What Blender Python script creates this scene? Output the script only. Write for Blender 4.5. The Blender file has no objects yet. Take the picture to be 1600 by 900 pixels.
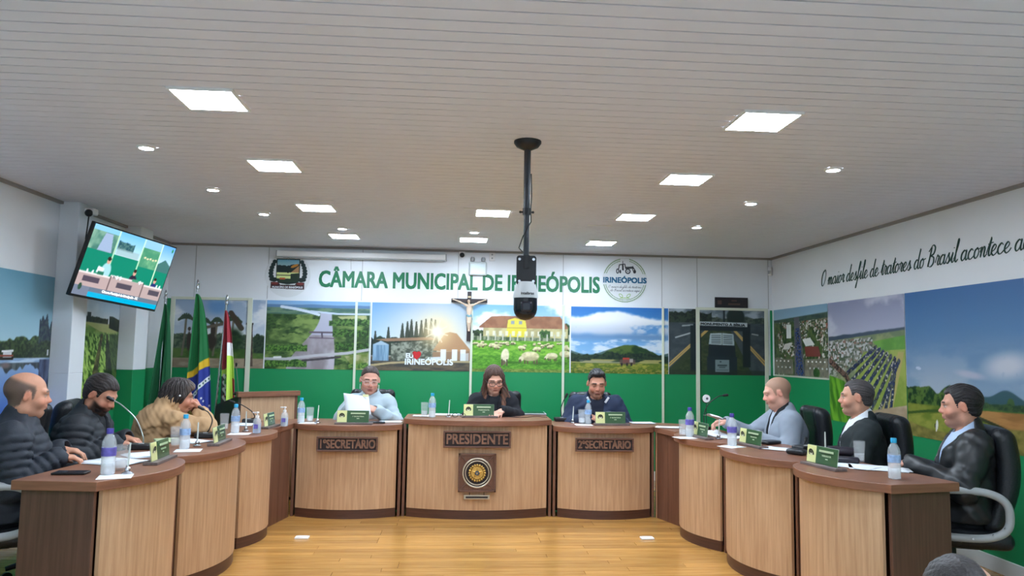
import bpy, math, random
import numpy as np
from mathutils import Matrix, Vector
random.seed(7)
PI = math.pi
SC = bpy.context.scene
COL = SC.collection

# ------------------------------------------------------------------ camera, world, exposure
EYE = 1.40
FPX = 1150.0
_up = np.array([.016, -1, .0872]); _up /= np.linalg.norm(_up)
_fy = np.array([(715-800)/FPX, 99/FPX, 1.]); _fy -= _up*(_fy @ _up); _fy /= np.linalg.norm(_fy)
_rx = np.cross(_fy, _up)
if _rx[0] < 0: _rx = -_rx
RW = np.stack([_rx, _fy, _up])           # picture directions (right, down, forward) -> world
cam_d = bpy.data.cameras.new('camera'); cam = bpy.data.objects.new('camera', cam_d); COL.objects.link(cam)
cam_d.sensor_width = 36; cam_d.lens = FPX/1600*36; cam_d.clip_start = .05
_m = Matrix.Identity(4)
for i in range(3):
    _m[i][0] = RW[i, 0]; _m[i][1] = -RW[i, 1]; _m[i][2] = -RW[i, 2]
_m[2][3] = EYE
cam.matrix_world = _m
SC.camera = cam
w = bpy.data.worlds.new('world'); SC.world = w; w.use_nodes = True
w.node_tree.nodes['Background'].inputs[0].default_value = (.75, .82, .9, 1)
w.node_tree.nodes['Background'].inputs[1].default_value = .25
SC.view_settings.view_transform = 'Standard'; SC.view_settings.look = 'None'
SC.view_settings.gamma = 1; SC.view_settings.use_curve_mapping = False
SC.view_settings.exposure = 2.55
PANEL_POWER = 15.0      # emission of the ceiling LED panels
SPOT_POWER = 18.0       # emission of the round downlights
try:
    SC.cycles.max_bounces = 8; SC.cycles.diffuse_bounces = 4; SC.cycles.glossy_bounces = 4
    SC.cycles.transmission_bounces = 8; SC.cycles.transparent_max_bounces = 12
    SC.cycles.caustics_reflective = False; SC.cycles.caustics_refractive = False
    SC.cycles.use_denoising = True; SC.cycles.sample_clamp_indirect = 6
except Exception: pass

H = 2.53          # ceiling height above the dais floor
YB = 8.22         # back wall
XL, XR = -3.155, 3.60
YR = -2.6         # rear wall behind the camera

def ray(x, y):
    return RW @ np.array([(x-800)/FPX, (y-450)/FPX, 1.])
def at_y(x, y, Y):
    d = ray(x, y); p = d*(Y/d[1]); return (p[0], Y, p[2]+EYE)
def at_x(x, y, X):
    d = ray(x, y); p = d*(X/d[0]); return (X, p[1], p[2]+EYE)
def at_z(x, y, Z):
    d = ray(x, y); p = d*((Z-EYE)/d[2]); return (p[0], p[1], Z)

# ------------------------------------------------------------------ helpers
def lin(c):
    return tuple((v/12.92 if v <= .04045 else ((v+.055)/1.055)**2.4) for v in c)
def rgb(r, g, b): return lin((r/255, g/255, b/255))

_mats = {}
def mat(name, c, rough=.5, metal=0., spec=.5, bump=0., bscale=60., var=0., vscale=8., stretch=(1, 1, 1), trans=0., emit=None, es=0., alpha=1., coat=0., vcol=False, sheen=0., ior=1.45):
    if name in _mats: return _mats[name]
    m = bpy.data.materials.new(name); m.use_nodes = True; nt = m.node_tree; N = nt.nodes; L = nt.links
    b = N['Principled BSDF']; b.inputs['Base Color'].default_value = (*c, 1)
    b.inputs['Roughness'].default_value = rough; b.inputs['Metallic'].default_value = metal
    b.inputs['Specular IOR Level'].default_value = spec; b.inputs['IOR'].default_value = ior
    b.inputs['Transmission Weight'].default_value = trans; b.inputs['Coat Weight'].default_value = coat
    b.inputs['Sheen Weight'].default_value = sheen
    b.inputs['Alpha'].default_value = alpha
    if emit: b.inputs['Emission Color'].default_value = (*emit, 1); b.inputs['Emission Strength'].default_value = es
    if bump or var:
        tc = N.new('ShaderNodeTexCoord'); mp = N.new('ShaderNodeMapping'); mp.inputs['Scale'].default_value = stretch
        L.new(tc.outputs['Object'], mp.inputs[0])
    if var:
        n = N.new('ShaderNodeTexNoise'); n.inputs['Scale'].default_value = vscale; n.inputs['Detail'].default_value = 4
        L.new(mp.outputs[0], n.inputs[0])
        r = N.new('ShaderNodeValToRGB'); e = r.color_ramp.elements
        e[0].position = .3; e[1].position = .7
        e[0].color = (*[v*(1-var) for v in c], 1); e[1].color = (*[min(1, v*(1+var)) for v in c], 1)
        L.new(n.outputs[0], r.inputs[0]); L.new(r.outputs[0], b.inputs['Base Color'])
    if vcol:
        a = N.new('ShaderNodeAttribute'); a.attribute_name = 'Col'; L.new(a.outputs[0], b.inputs['Base Color'])
        if emit: L.new(a.outputs[0], b.inputs['Emission Color'])
    if bump:
        n = N.new('ShaderNodeTexNoise'); n.inputs['Scale'].default_value = bscale; n.inputs['Detail'].default_value = 3
        L.new(mp.outputs[0], n.inputs[0])
        bp = N.new('ShaderNodeBump'); bp.inputs['Strength'].default_value = bump; bp.inputs['Distance'].default_value = .01
        L.new(n.outputs[0], bp.inputs['Height']); L.new(bp.outputs[0], b.inputs['Normal'])
    _mats[name] = m; return m

def wood(name, c1, c2, stretch, rough=.35, scale=3., coat=0., perobj=0., spec=.5):
    """laminate or board: a grain drawn out along one axis in object space"""
    if name in _mats: return _mats[name]
    m = bpy.data.materials.new(name); m.use_nodes = True; nt = m.node_tree; N = nt.nodes; L = nt.links
    b = N['Principled BSDF']; b.inputs['Roughness'].default_value = rough; b.inputs['Coat Weight'].default_value = coat
    b.inputs['Coat Roughness'].default_value = .12; b.inputs['Specular IOR Level'].default_value = spec
    tc = N.new('ShaderNodeTexCoord'); mp = N.new('ShaderNodeMapping'); mp.inputs['Scale'].default_value = stretch
    L.new(tc.outputs['Object'], mp.inputs[0])
    oi = N.new('ShaderNodeObjectInfo')
    if perobj: 
        cx = N.new('ShaderNodeCombineXYZ'); mu = N.new('ShaderNodeMath'); mu.operation = 'MULTIPLY'; mu.inputs[1].default_value = 37.
        L.new(oi.outputs['Random'], mu.inputs[0]); L.new(mu.outputs[0], cx.inputs[0]); L.new(mu.outputs[0], cx.inputs[1]); L.new(mu.outputs[0], cx.inputs[2])
        L.new(cx.outputs[0], mp.inputs['Location'])
    n = N.new('ShaderNodeTexNoise'); n.inputs['Scale'].default_value = scale; n.inputs['Detail'].default_value = 5; n.inputs['Roughness'].default_value = .62
    L.new(mp.outputs[0], n.inputs[0])
    r = N.new('ShaderNodeValToRGB'); e = r.color_ramp.elements; e[0].position = .32; e[1].position = .68
    e[0].color = (*c2, 1); e[1].color = (*c1, 1); L.new(n.outputs[0], r.inputs[0])
    out = r.outputs[0]
    if perobj:
        hs = N.new('ShaderNodeHueSaturation'); mr = N.new('ShaderNodeMapRange')
        mr.inputs[3].default_value = 1-perobj; mr.inputs[4].default_value = 1+perobj
        L.new(oi.outputs['Random'], mr.inputs[0]); L.new(mr.outputs[0], hs.inputs['Value']); L.new(out, hs.inputs['Color']); out = hs.outputs[0]
    L.new(out, b.inputs['Base Color'])
    _mats[name] = m; return m

def tag(o, label=None, cat=None, group=None, kind=None):
    if label: o['label'] = label
    if cat: o['category'] = cat
    if group: o['group'] = group
    if kind: o['kind'] = kind
    return o
def empty(name, loc=(0, 0, 0), rz=0., label=None, cat=None, group=None):
    o = bpy.data.objects.new(name, None); COL.objects.link(o); o.location = loc; o.rotation_euler = (0, 0, rz)
    o.empty_display_size = .1
    return tag(o, label, cat, group)

class MB:
    def __init__(s): s.v = []; s.f = []
    def add(s, vs, fs):
        k = len(s.v); s.v += [tuple(map(float, p)) for p in vs]; s.f += [tuple(k+i for i in f) for f in fs]; return s
    def box(s, c, d, rz=0., rx=0., ry=0.):
        hx, hy, hz = d[0]/2, d[1]/2, d[2]/2
        R = Matrix.Rotation(rz, 3, 'Z') @ Matrix.Rotation(ry, 3, 'Y') @ Matrix.Rotation(rx, 3, 'X')
        P = [R @ Vector((x*hx, y*hy, z*hz)) + Vector(c) for z in (-1, 1) for x, y in ((-1, -1), (1, -1), (1, 1), (-1, 1))]
        return s.add(P, [(3, 2, 1, 0), (4, 5, 6, 7), (0, 1, 5, 4), (1, 2, 6, 5), (2, 3, 7, 6), (3, 0, 4, 7)])
    def prism(s, poly, z0, z1):
        n = len(poly); a = sum(poly[i][0]*poly[(i+1) % n][1]-poly[(i+1) % n][0]*poly[i][1] for i in range(n))
        if a < 0: poly = poly[::-1]
        vs = [(x, y, z0) for x, y in poly]+[(x, y, z1) for x, y in poly]
        return s.add(vs, [tuple(range(n-1, -1, -1)), tuple(range(n, 2*n))]+[(i, (i+1) % n, n+(i+1) % n, n+i) for i in range(n)])
    def tube(s, pts, r, n=10, cap=True, flat=1.):
        pts = [Vector(p) for p in pts]; m = len(pts)
        rs = r if isinstance(r, (list, tuple)) else [r]*m
        vs = []; prev = None
        for i, p in enumerate(pts):
            t = (pts[min(i+1, m-1)]-pts[max(i-1, 0)]).normalized()
            if prev is None:
                a = Vector((0, 0, 1)) if abs(t.z) < .9 else Vector((1, 0, 0))
                u = t.cross(a).normalized()
            else: u = (prev-t*prev.dot(t)).normalized()
            prev = u; w_ = t.cross(u)
            vs += [p+(u*math.cos(2*PI*k/n)*flat+w_*math.sin(2*PI*k/n))*rs[i] for k in range(n)]
        fs = [(i*n+k, i*n+(k+1) % n, (i+1)*n+(k+1) % n, (i+1)*n+k) for i in range(m-1) for k in range(n)]
        if cap: fs += [tuple(range(n-1, -1, -1)), tuple(range((m-1)*n, m*n))]
        return s.add(vs, fs)
    def cyl(s, a, b, r0, r1=None, n=16): return s.tube([a, b], [r0, r0 if r1 is None else r1], n)
    def lathe(s, prof, n=24, c=(0, 0, 0), sx=1., sy=1.):
        """prof: (r, z) from bottom to top"""
        vs = []
        for r, z in prof: vs += [(c[0]+max(r, 1e-5)*sx*math.cos(2*PI*k/n), c[1]+max(r, 1e-5)*sy*math.sin(2*PI*k/n), c[2]+z) for k in range(n)]
        fs = [(i*n+k, i*n+(k+1) % n, (i+1)*n+(k+1) % n, (i+1)*n+k) for i in range(len(prof)-1) for k in range(n)]
        return s.add(vs, fs)
    def ball(s, c, r, n=14, m=10, sx=1, sy=1, sz=1):
        return s.lathe([(r*math.sin(PI*i/m), -r*sz*math.cos(PI*i/m)) for i in range(m+1)], n, c, sx, sy)
    def grid(s, P):
        """P: rows of points"""
        R = len(P); Cn = len(P[0])
        return s.add([p for row in P for p in row], [(i*Cn+j, i*Cn+j+1, (i+1)*Cn+j+1, (i+1)*Cn+j) for i in range(R-1) for j in range(Cn-1)])
    def build(s, name, m, parent=None, smooth=True, bevel=0., loc=None, rot=None, ang=35, solid=0., kind=None, label=None):
        me = bpy.data.meshes.new(name); me.from_pydata(s.v, [], s.f)
        if isinstance(m, (list, tuple)):
            for q in m: me.materials.append(q)
        else: me.materials.append(m)
        if smooth:
            me.polygons.foreach_set('use_smooth', [True]*len(me.polygons)); me.set_sharp_from_angle(angle=math.radians(ang))
        me.update()
        o = bpy.data.objects.new(name, me); COL.objects.link(o)
        if parent: o.parent = parent
        if loc: o.location = loc
        if rot: o.rotation_euler = rot
        if bevel:
            b = o.modifiers.new('bevel', 'BEVEL'); b.width = bevel; b.segments = 2; b.limit_method = 'ANGLE'; b.angle_limit = .7
        if solid:
            b = o.modifiers.new('solid', 'SOLIDIFY'); b.thickness = solid; b.offset = 0
        if kind: o['kind'] = kind
        if label: o['label'] = label
        return o

def copy_tree(o, parent=None):
    c = o.copy(); COL.objects.link(c); c.parent = parent
    for ch in list(o.children): copy_tree(ch, c)
    return c

def text(body, size, m, parent, loc, rot, extrude=.001, bold=0., name='lettering', align='CENTER', shear=0., sx=1., spacing=1., width=None):
    cu = bpy.data.curves.new(name, 'FONT'); cu.body = body; cu.size = size; cu.extrude = extrude
    cu.align_x = align; cu.align_y = 'CENTER'; cu.shear = shear; cu.space_character = spacing; cu.resolution_u = 3
    o = bpy.data.objects.new(name, cu); COL.objects.link(o)
    bpy.context.view_layer.update(); dg = bpy.context.evaluated_depsgraph_get()
    t = bpy.data.meshes.new_from_object(o.evaluated_get(dg)); nv = len(t.vertices)
    co = np.empty(nv*3, np.float32); t.vertices.foreach_get('co', co); co = co.reshape(-1, 3)
    k = (width-2*bold)/max(co[:, 0].max()-co[:, 0].min(), 1e-4) if width else 1.
    co[:, 0] *= k*sx
    F = [tuple(p.vertices) for p in t.polygons]; V = []; FF = []
    offs = [(0, 0)] if not bold else [(bold*a_, bold*b_) for a_ in (-1, 0, 1) for b_ in (-1, 0, 1)]
    for i, (dx, dy) in enumerate(offs):
        q = co.copy(); q[:, 0] += dx; q[:, 1] += dy; q[:, 2] += i*extrude*.02; V += [tuple(map(float, p)) for p in q]; FF += [tuple(v+i*nv for v in f) for f in F]
    me = bpy.data.meshes.new(name); me.from_pydata(V, [], FF); me.materials.append(m)
    n = bpy.data.objects.new(name, me); n.location = loc; n.rotation_euler = rot; COL.objects.link(n); n.parent = parent
    bpy.data.objects.remove(o); bpy.data.curves.remove(cu); bpy.data.meshes.remove(t)
    return n

# ------------------------------------------------------------------ materials of the room
M_WHITE = mat('wall_white', rgb(232, 236, 240), .38, var=.015, vscale=3)
M_GREEN = mat('wall_green', rgb(30, 140, 86), .33, var=.03, vscale=2)
M_STRIP = mat('aluminium_strip', rgb(214, 219, 200), .45)
M_CEIL = mat('pvc_plank', rgb(226, 225, 234), .5, var=.02, vscale=2)
M_GROOVE = mat('plank_groove', rgb(128, 122, 122), .8)
M_TRIM = mat('trim_grey', rgb(150, 145, 142), .5)
M_BASE = mat('baseboard_white', rgb(225, 228, 228), .4)
M_LED = mat('led_diffuser', (1, 1, 1), .5, emit=(.82, .95, 1.11), es=PANEL_POWER)
M_SPOT = mat('spot_diffuser', (1, 1, 1), .5, emit=(.82, .95, 1.12), es=SPOT_POWER)
M_FRAMEW = mat('lamp_frame_white', rgb(235, 235, 235), .4)
M_OAKV = wood('oak_laminate', rgb(207, 172, 136), rgb(180, 143, 109), (26, 26, 1.1), .42, 2.2)
M_BROWN = wood('brown_laminate', rgb(146, 101, 78), rgb(122, 82, 63), (2.0, 1.2, 22), .36, 2.2, spec=.4)
M_BROWNV = wood('brown_laminate_upright', rgb(122, 84, 66), rgb(98, 66, 52), (22, 22, 1), .4, 2.2)
M_DARKV = wood('dark_laminate_upright', rgb(104, 74, 62), rgb(84, 58, 49), (22, 22, 1), .4, 2.2)
M_KICK = wood('kick_brown', rgb(92, 60, 48), rgb(72, 46, 38), (2, 2, 30), .4, 2.)
M_FLOOR = wood('floor_board_wood', rgb(212, 160, 88), rgb(180, 128, 62), (1.3, 16, 16), .22, 2.4, coat=.5, perobj=.16)
M_BLACK = mat('black_plastic', rgb(24, 25, 28), .4)
M_LEATHER = mat('black_leather', rgb(30, 33, 37), .36, bump=.25, bscale=90)
M_CHROME = mat('chrome', rgb(200, 202, 206), .18, metal=1.)
M_GREYP = mat('grey_plastic', rgb(165, 168, 170), .4)
M_PAPER = mat('paper', rgb(232, 238, 244), .7)
def glassmat(name, c, rough=.03, alpha=.25):
    return mat(name, c, rough, alpha=alpha, spec=.6)
# ------------------------------------------------------------------ floor: dais boards, lower floor
random.seed(3)
fl = tag(bpy.data.objects.new('floor', None), kind='structure'); COL.objects.link(fl)
bw = .078
def board_mesh(Lb):
    g = .0012
    return MB().box((0, 0, 0), (Lb-2*g, bw-2*g, .02))
_bd = {}
def board_obj(x0, x1, y):
    Lb = round(x1-x0, 2)
    if Lb not in _bd:
        o = board_mesh(Lb).build('board', M_FLOOR, fl, smooth=False); _bd[Lb] = o
    else:
        o = _bd[Lb].copy(); COL.objects.link(o)
    o.location = ((x0+x1)/2, y, -.01 + random.uniform(-.0004, .0004)); return o
rest = MB(); y = 2.9+bw/2; nb = 0
while y < YB-bw/2+.001:
    x = XL - random.choice([0, .3, .6, .9])
    while x < XR:
        Lb = random.choice([1.2, 1.4, 1.6, 1.9]); x1 = min(x+Lb, XR); x0 = max(x, XL)
        if x1-x0 > .02:
            if 3.9 < y < 6.6 and x1 > -2.0 and x0 < 2.3:
                board_obj(x0, x1, y); nb += 1
            else: rest.box(((x0+x1)/2, y, -.01), (x1-x0-.0024, bw-.0024, .02))
        x += Lb
    y += bw
rest.build('board', M_FLOOR, fl, smooth=False, kind='stuff')
MB().box(((XL+XR)/2, (2.9+YB)/2, -.185), (XR-XL, YB-2.9, .33)).build('riser', M_DARKV, fl, smooth=False)
MB().box(((XL+XR)/2, (YR+2.9)/2, -.405), (XR-XL, 2.9-YR, .1)).build('lower_slab', mat('tile_joint', rgb(150, 152, 154), .6), fl, smooth=False)
tm_ = MB().box((0, 0, 0), (.594, .594, .01)); t0_ = None
for i in range(11):
    for j in range(9):
        if t0_ is None: o = t0_ = tm_.build('tile', mat('floor_tile_grey', rgb(208, 200, 194), .3, var=.04), fl, smooth=False)
        else: o = t0_.copy(); COL.objects.link(o)
        o.location = (XL+.32+.6*i, 2.9-.30-.6*j, -.352)

# ------------------------------------------------------------------ ceiling: long boards running from side to side
ce = tag(bpy.data.objects.new('ceiling', None), kind='structure'); COL.objects.link(ce)
pw = .0862
W_ = XR-XL+.1
pl = MB()
hw = pw/2-.0042
pl.add([(-W_/2, -hw, .012), (-W_/2, -hw, 0), (-W_/2, hw, 0), (-W_/2, hw, .012), (W_/2, -hw, .012), (W_/2, -hw, 0), (W_/2, hw, 0), (W_/2, hw, .012)],
       [(1, 0, 4, 5), (2, 1, 5, 6), (3, 2, 6, 7)])
pp = None; y = YB-pw/2
while y > YR:
    if pp is None: pp = pl.build('plank', M_CEIL, ce, smooth=False); o = pp
    else: o = pp.copy(); COL.objects.link(o)
    o.location = ((XL+XR)/2, y, H); y -= pw
MB().box(((XL+XR)/2, (YR+YB)/2, H+.035), (W_, YB-YR, .05)).build('groove_backing', M_GROOVE, ce, smooth=False)

# ------------------------------------------------------------------ walls
def wallbox(name, c, d, m):
    o = MB().box(c, d).build(name, m, None, smooth=False); o['kind'] = 'structure'; return o
ZG = 1.18      # top of the green band and foot of the pictures
ZT = 1.925     # top of the pictures
wb = tag(bpy.data.objects.new('wall_back', None), kind='structure'); COL.objects.link(wb)
xm, wd = (XL+XR)/2, XR-XL
MB().box((xm, YB+.05, ZG/2), (wd, .1, ZG)).build('green_panel', M_GREEN, wb, smooth=False)
MB().box((xm, YB+.05, (ZG+H)/2), (wd, .1, H-ZG)).build('white_panel', M_WHITE, wb, smooth=False)
wr = tag(bpy.data.objects.new('wall_right', None), kind='structure'); COL.objects.link(wr)
MB().box((XR+.05, (YR+YB)/2, .4), (.1, YB-YR, 1.56)).build('green_panel', M_GREEN, wr, smooth=False)
MB().box((XR+.05, (YR+YB)/2, (ZG+H)/2), (.1, YB-YR, H-ZG)).build('white_panel', M_WHITE, wr, smooth=False)
wl = tag(bpy.data.objects.new('wall_left', None), kind='structure'); COL.objects.link(wl)
MB().box((XL-.05, (YR+YB)/2, .4), (.1, YB-YR, 1.56)).build('green_panel', M_GREEN, wl, smooth=False)
MB().box((XL-.05, (YR+YB)/2, (ZG+H)/2), (.1, YB-YR, H-ZG)).build('white_panel', M_WHITE, wl, smooth=False)
wallbox('wall_rear', (xm, YR-.05, 1.05), (wd+.2, .1, 3.0), M_WHITE)
# square posts standing proud of the left wall
def post(y0, y1, px, nm):
    p = tag(bpy.data.objects.new(nm, None), kind='structure'); COL.objects.link(p)
    MB().box(((XL+px)/2, (y0+y1)/2, ZG/2), (px-XL, y1-y0, ZG)).build('green_section', M_GREEN if nm == 'trim_2' else M_WHITE, p, smooth=False, bevel=.004)
    MB().box(((XL+px)/2, (y0+y1)/2, (ZG+H)/2), (px-XL, y1-y0, H-ZG)).build('white_section', M_WHITE, p, smooth=False, bevel=.004)
post(5.98, 6.20, XL+.15, 'trim_1'); post(7.12, 7.40, XL+.15, 'trim_2')
def cornice(nm, a, b):
    a = Vector(a); b = Vector(b); d = (b-a); L_ = d.length; rz = math.atan2(d.y, d.x)
    o = MB().box(((a+b)/2)[:], (L_, .03, .022), rz).build(nm, M_TRIM, None, smooth=False); o['kind'] = 'structure'
cornice('trim_3', (XL, YB-.012, H-.011), (XR, YB-.012, H-.011))
cornice('trim_4', (XL+.012, YR, H-.011), (XL+.012, YB, H-.011))
cornice('trim_5', (XR-.012, YR, H-.011), (XR-.012, YB, H-.011))
def baseb(nm, c, d): o = MB().box(c, d).build(nm, M_BASE, None, smooth=False, bevel=.003); o['kind'] = 'structure'
baseb('baseboard_back', (xm, YB-.008, .05), (wd, .016, .1))
baseb('baseboard_left', (XL+.008, (2.9+YB)/2, .05), (.016, YB-2.9, .1))
baseb('baseboard_right', (XR-.008, (2.9+YB)/2, .05), (.016, YB-2.9, .1))

# upright aluminium strips on the back wall (joints of the partition), each a part
def X_at(px): return at_y(px, 530, YB)[0]
STRIPS = [(268, .045), (389, .05), (555.5, .026), (736.5, .026), (880, .026), (1035.5, .026), (1090, .042), (1197, .04)]
for px, w_ in STRIPS:
    MB().box((X_at(px), YB-.008, (ZT+.01)/2+.05), (w_, .016, ZT-.09)).build('joint_strip', M_STRIP, wb, smooth=False, bevel=.002)
for x0, x1 in ((268, 389), (1090, 1197)):
    a, b = X_at(x0), X_at(x1)
    MB().box(((a+b)/2, YB-.007, ZT+.005), (b-a+.045, .014, .03)).build('joint_strip', M_STRIP, wb, smooth=False, bevel=.002)
MB().box(((X_at(1200)+XR)/2+.012, YB-.003, (ZG+ZT)/2), (XR-X_at(1200)-.03, .006, ZT-ZG)).build('green_panel', M_GREEN, wb, smooth=False)
MB().box(((X_at(266)+XL)/2-.005, YB-.003, (ZG+ZT)/2), (X_at(266)-XL-.02, .006, ZT-ZG)).build('green_panel', M_GREEN, wb, smooth=False)
for px in (305, 419, 566, 716, 880, 1034, 1089, 1200):     # faint joints of the white upper boards
    MB().box((at_y(px, 430, YB)[0], YB-.0015, (ZT+H)/2), (.008, .003, H-ZT-.03)).build('joint_line', mat('seam_grey', rgb(186, 188, 190), .5), wb, smooth=False)

# ------------------------------------------------------------------ ceiling lamps
def led_panel(x, y, label, s=.262):
    e = empty('ceiling_light', (x, y, H), 0, label, 'ceiling light', 'square LED panels in the ceiling')
    f = MB(); t = .012; h = .012
    for sx, sy, dx, dy in ((0, 1, s+2*t, t), (0, -1, s+2*t, t), (1, 0, t, s), (-1, 0, t, s)):
        f.box((sx*(s+t)/2, sy*(s+t)/2, -h/2), (dx, dy, h))
    f.build('frame', M_FRAMEW, e, smooth=False)
    MB().box((0, 0, -.006), (s, s, .008)).build('diffuser', M_LED, e, smooth=False)
rows = [3.36, 4.56, 5.90, 7.36]; rn = ['nearest row', 'second row', 'third row', 'row closest to the back wall']
for i, y in enumerate(rows):
    led_panel(-1.15, y, 'square white LED ceiling panel, left column, '+rn[i])
    led_panel(1.435, y, 'square white LED ceiling panel, right column, '+rn[i])
led_panel(.26, 5.90, 'square white LED ceiling panel, middle column, behind the hanging camera pole')
led_panel(.135, 7.36, 'square white LED ceiling panel, middle column, close to the back wall')
for y in (1.30, .10, -1.10, -2.0):
    for x in (-1.15, 1.435):
        led_panel(x, y, 'square white LED ceiling panel over the audience floor, out of the picture')
def spot(x, y, label):
    e = empty('ceiling_spot', (x, y, H), 0, label, 'ceiling light', 'small round ceiling spots')
    MB().lathe([(.052, 0), (.052, -.006), (.046, -.012), (.038, -.012)], 20).build('rim', M_FRAMEW, e)
    MB().lathe([(.04, -.004), (.038, -.010), (.02, -.014), (0, -.015)], 20).build('diffuser', M_SPOT, e)
for x, y, l in ((-1.79, 4.24, 'left side, nearest'), (-1.77, 5.33, 'left side, second'), (-1.65, 6.25, 'left side, third'), (-1.10, 6.9, 'left side, just in front of the last panel'),
                (.13, 6.9, 'middle, in front of the last panel'), (2.23, 4.20, 'right side, nearest'), (2.14, 5.23, 'right side, second'), (2.08, 6.29, 'right side, third and dimmest')):
    spot(x, y, 'small round ceiling spot, '+l)
for a, b, c_, l in ((475, 520, 312.5, 'left'), (725, 790, 325, 'middle'), (918, 957, 351.5, 'right')):  # thin white boxes laid flat against the ceiling planks
    p = at_z(a, c_, H); q = at_z(b, c_, H)
    o = MB().box((0, 0, -.004), (q[0]-p[0], .02, .008)).build('ceiling_strip', M_FRAMEW, None, smooth=False); o.location = ((p[0]+q[0])/2, p[1], H)
    tag(o, 'thin white strip on the ceiling beside the '+l+' LED panel', 'ceiling strip', 'thin ceiling strips')
# ------------------------------------------------------------------ printed pictures: colour grids drawn by code, one value per grid point
def _hash(ix, iy, s):
    n = (ix.astype(np.int64)*374761393 + iy.astype(np.int64)*668265263 + s*1442695041) & 0xffffffff
    n = ((n ^ (n >> 13))*1274126177) & 0xffffffff
    return ((n ^ (n >> 16)) & 0xffff)/65535.
def noise2(x, y, s=0):
    ix = np.floor(x); iy = np.floor(y); fx = x-ix; fy = y-iy; fx = fx*fx*(3-2*fx); fy = fy*fy*(3-2*fy)
    a = _hash(ix, iy, s); b = _hash(ix+1, iy, s); c = _hash(ix, iy+1, s); d = _hash(ix+1, iy+1, s)
    return (a*(1-fx)+b*fx)*(1-fy)+(c*(1-fx)+d*fx)*fy
def fbm(x, y, o=4, s=0):
    r = 0; a = .5; t = 0
    for i in range(o): r = r+a*noise2(x*2**i, y*2**i, s+i*17); t += a; a *= .55
    return r/t
def sst(a, b, x): t = np.clip((x-a)/(b-a+1e-12), 0, 1); return t*t*(3-2*t)
class Pic:
    """u to the right, v downward, 0..1; asp = width/height"""
    def __init__(s, w_, h_, step):
        s.w, s.h = w_, h_; s.nx = max(8, int(round(w_/step))+1); s.ny = max(8, int(round(h_/step))+1)
        u = np.linspace(0, 1, s.nx); v = np.linspace(0, 1, s.ny); s.U, s.V = np.meshgrid(u, v); s.asp = w_/h_
        s.X = s.U*s.asp; s.px = 1./s.ny; s.C = np.zeros((s.ny, s.nx, 3)); s.C[:] = .5
    def put(s, m, c, a=1.):
        m = np.clip(m, 0, 1)*a
        c = np.array(c, float)/255. if not isinstance(c, np.ndarray) else c
        s.C = s.C*(1-m[..., None])+c*m[..., None]
    def grad(s, v0, v1, c0, c1, m=None):
        t = np.clip((s.V-v0)/(v1-v0), 0, 1)[..., None]; c = (np.array(c0)*(1-t)+np.array(c1)*t)/255.
        if m is None: m = ((s.V >= v0) & (s.V <= v1)).astype(float)
        s.put(m, c)
    def tex(s, m, c0, c1, f, fy=None, o=4, seed=0, lo=.3, hi=.7, warp=None):
        x, y = (s.X, s.V) if warp is None else warp
        t = sst(lo, hi, fbm(x*f, y*(fy or f), o, seed))[..., None]
        s.put(m, (np.array(c0)*(1-t)+np.array(c1)*t)/255.)
    def below(s, f, soft=None): return sst(-1, 1, (s.V-f)/(soft or s.px))
    def ell(s, cx, cy, rx, ry, rot=0, soft=.12):
        dx = (s.U-cx)*s.asp; dy = s.V-cy; c, n = math.cos(rot), math.sin(rot)
        a = dx*c+dy*n; b = -dx*n+dy*c
        return 1-sst(1-soft, 1+soft, np.sqrt((a/rx)**2+(b/ry)**2))
    def poly(s, P):
        tot = 0; n = len(P)
        for ou, ov in ((-.25, -.125), (.125, -.375), (.25, .125), (-.125, .375)):     # four samples soften the edge
            U, V = s.U+ou*s.px/s.asp, s.V+ov*s.px; ins = np.zeros(U.shape, bool)
            for i in range(n):
                (x0, y0), (x1, y1) = P[i], P[(i+1) % n]
                if y0 == y1: continue
                ins ^= ((V >= min(y0, y1)) & (V < max(y0, y1))) & (U < x0+(V-y0)*(x1-x0)/(y1-y0))
            tot = tot+ins
        return tot/4.
    def line(s, P, w_):
        m = np.zeros(s.U.shape)
        for (x0, y0), (x1, y1) in zip(P[:-1], P[1:]):
            ax, ay, bx, by = x0*s.asp, y0, x1*s.asp, y1; L2 = (bx-ax)**2+(by-ay)**2+1e-9
            t = np.clip(((s.X-ax)*(bx-ax)+(s.V-ay)*(by-ay))/L2, 0, 1)
            d = np.hypot(s.X-ax-t*(bx-ax), s.V-ay-t*(by-ay))
            m = np.maximum(m, 1-sst(w_*.5, w_*.5+s.px, d))
        return m
    def trees(s, base, hgt, f, seed, c0, c1, n=3, x0=0, x1=1, spiky=.5):
        """a ragged row of tree crowns standing on the line `base` (function value or array)"""
        top = base-hgt*(.45+.55*fbm(s.X*f, s.X*0+seed, 3, seed))-hgt*spiky*.4*np.abs(noise2(s.X*f*4, s.X*0, seed+5)-.5)
        m = s.below(top)*(1-s.below(base))*((s.U >= x0) & (s.U <= x1))
        s.tex(m, c0, c1, f*6, f*7, 3, seed+9)
        return m
    def mesh(s, name, origin, du, m, parent, off=0., emis=False):
        """origin: top-left corner, du: direction of u (unit, horizontal); v runs down"""
        o = Vector(origin); du = Vector(du).normalized()
        P = np.empty((s.ny, s.nx, 3))
        for i in range(3): P[..., i] = o[i]+du[i]*s.U*s.w
        P[..., 2] -= s.V*s.h
        return s.mesh_pts(name, P, m, parent)
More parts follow.
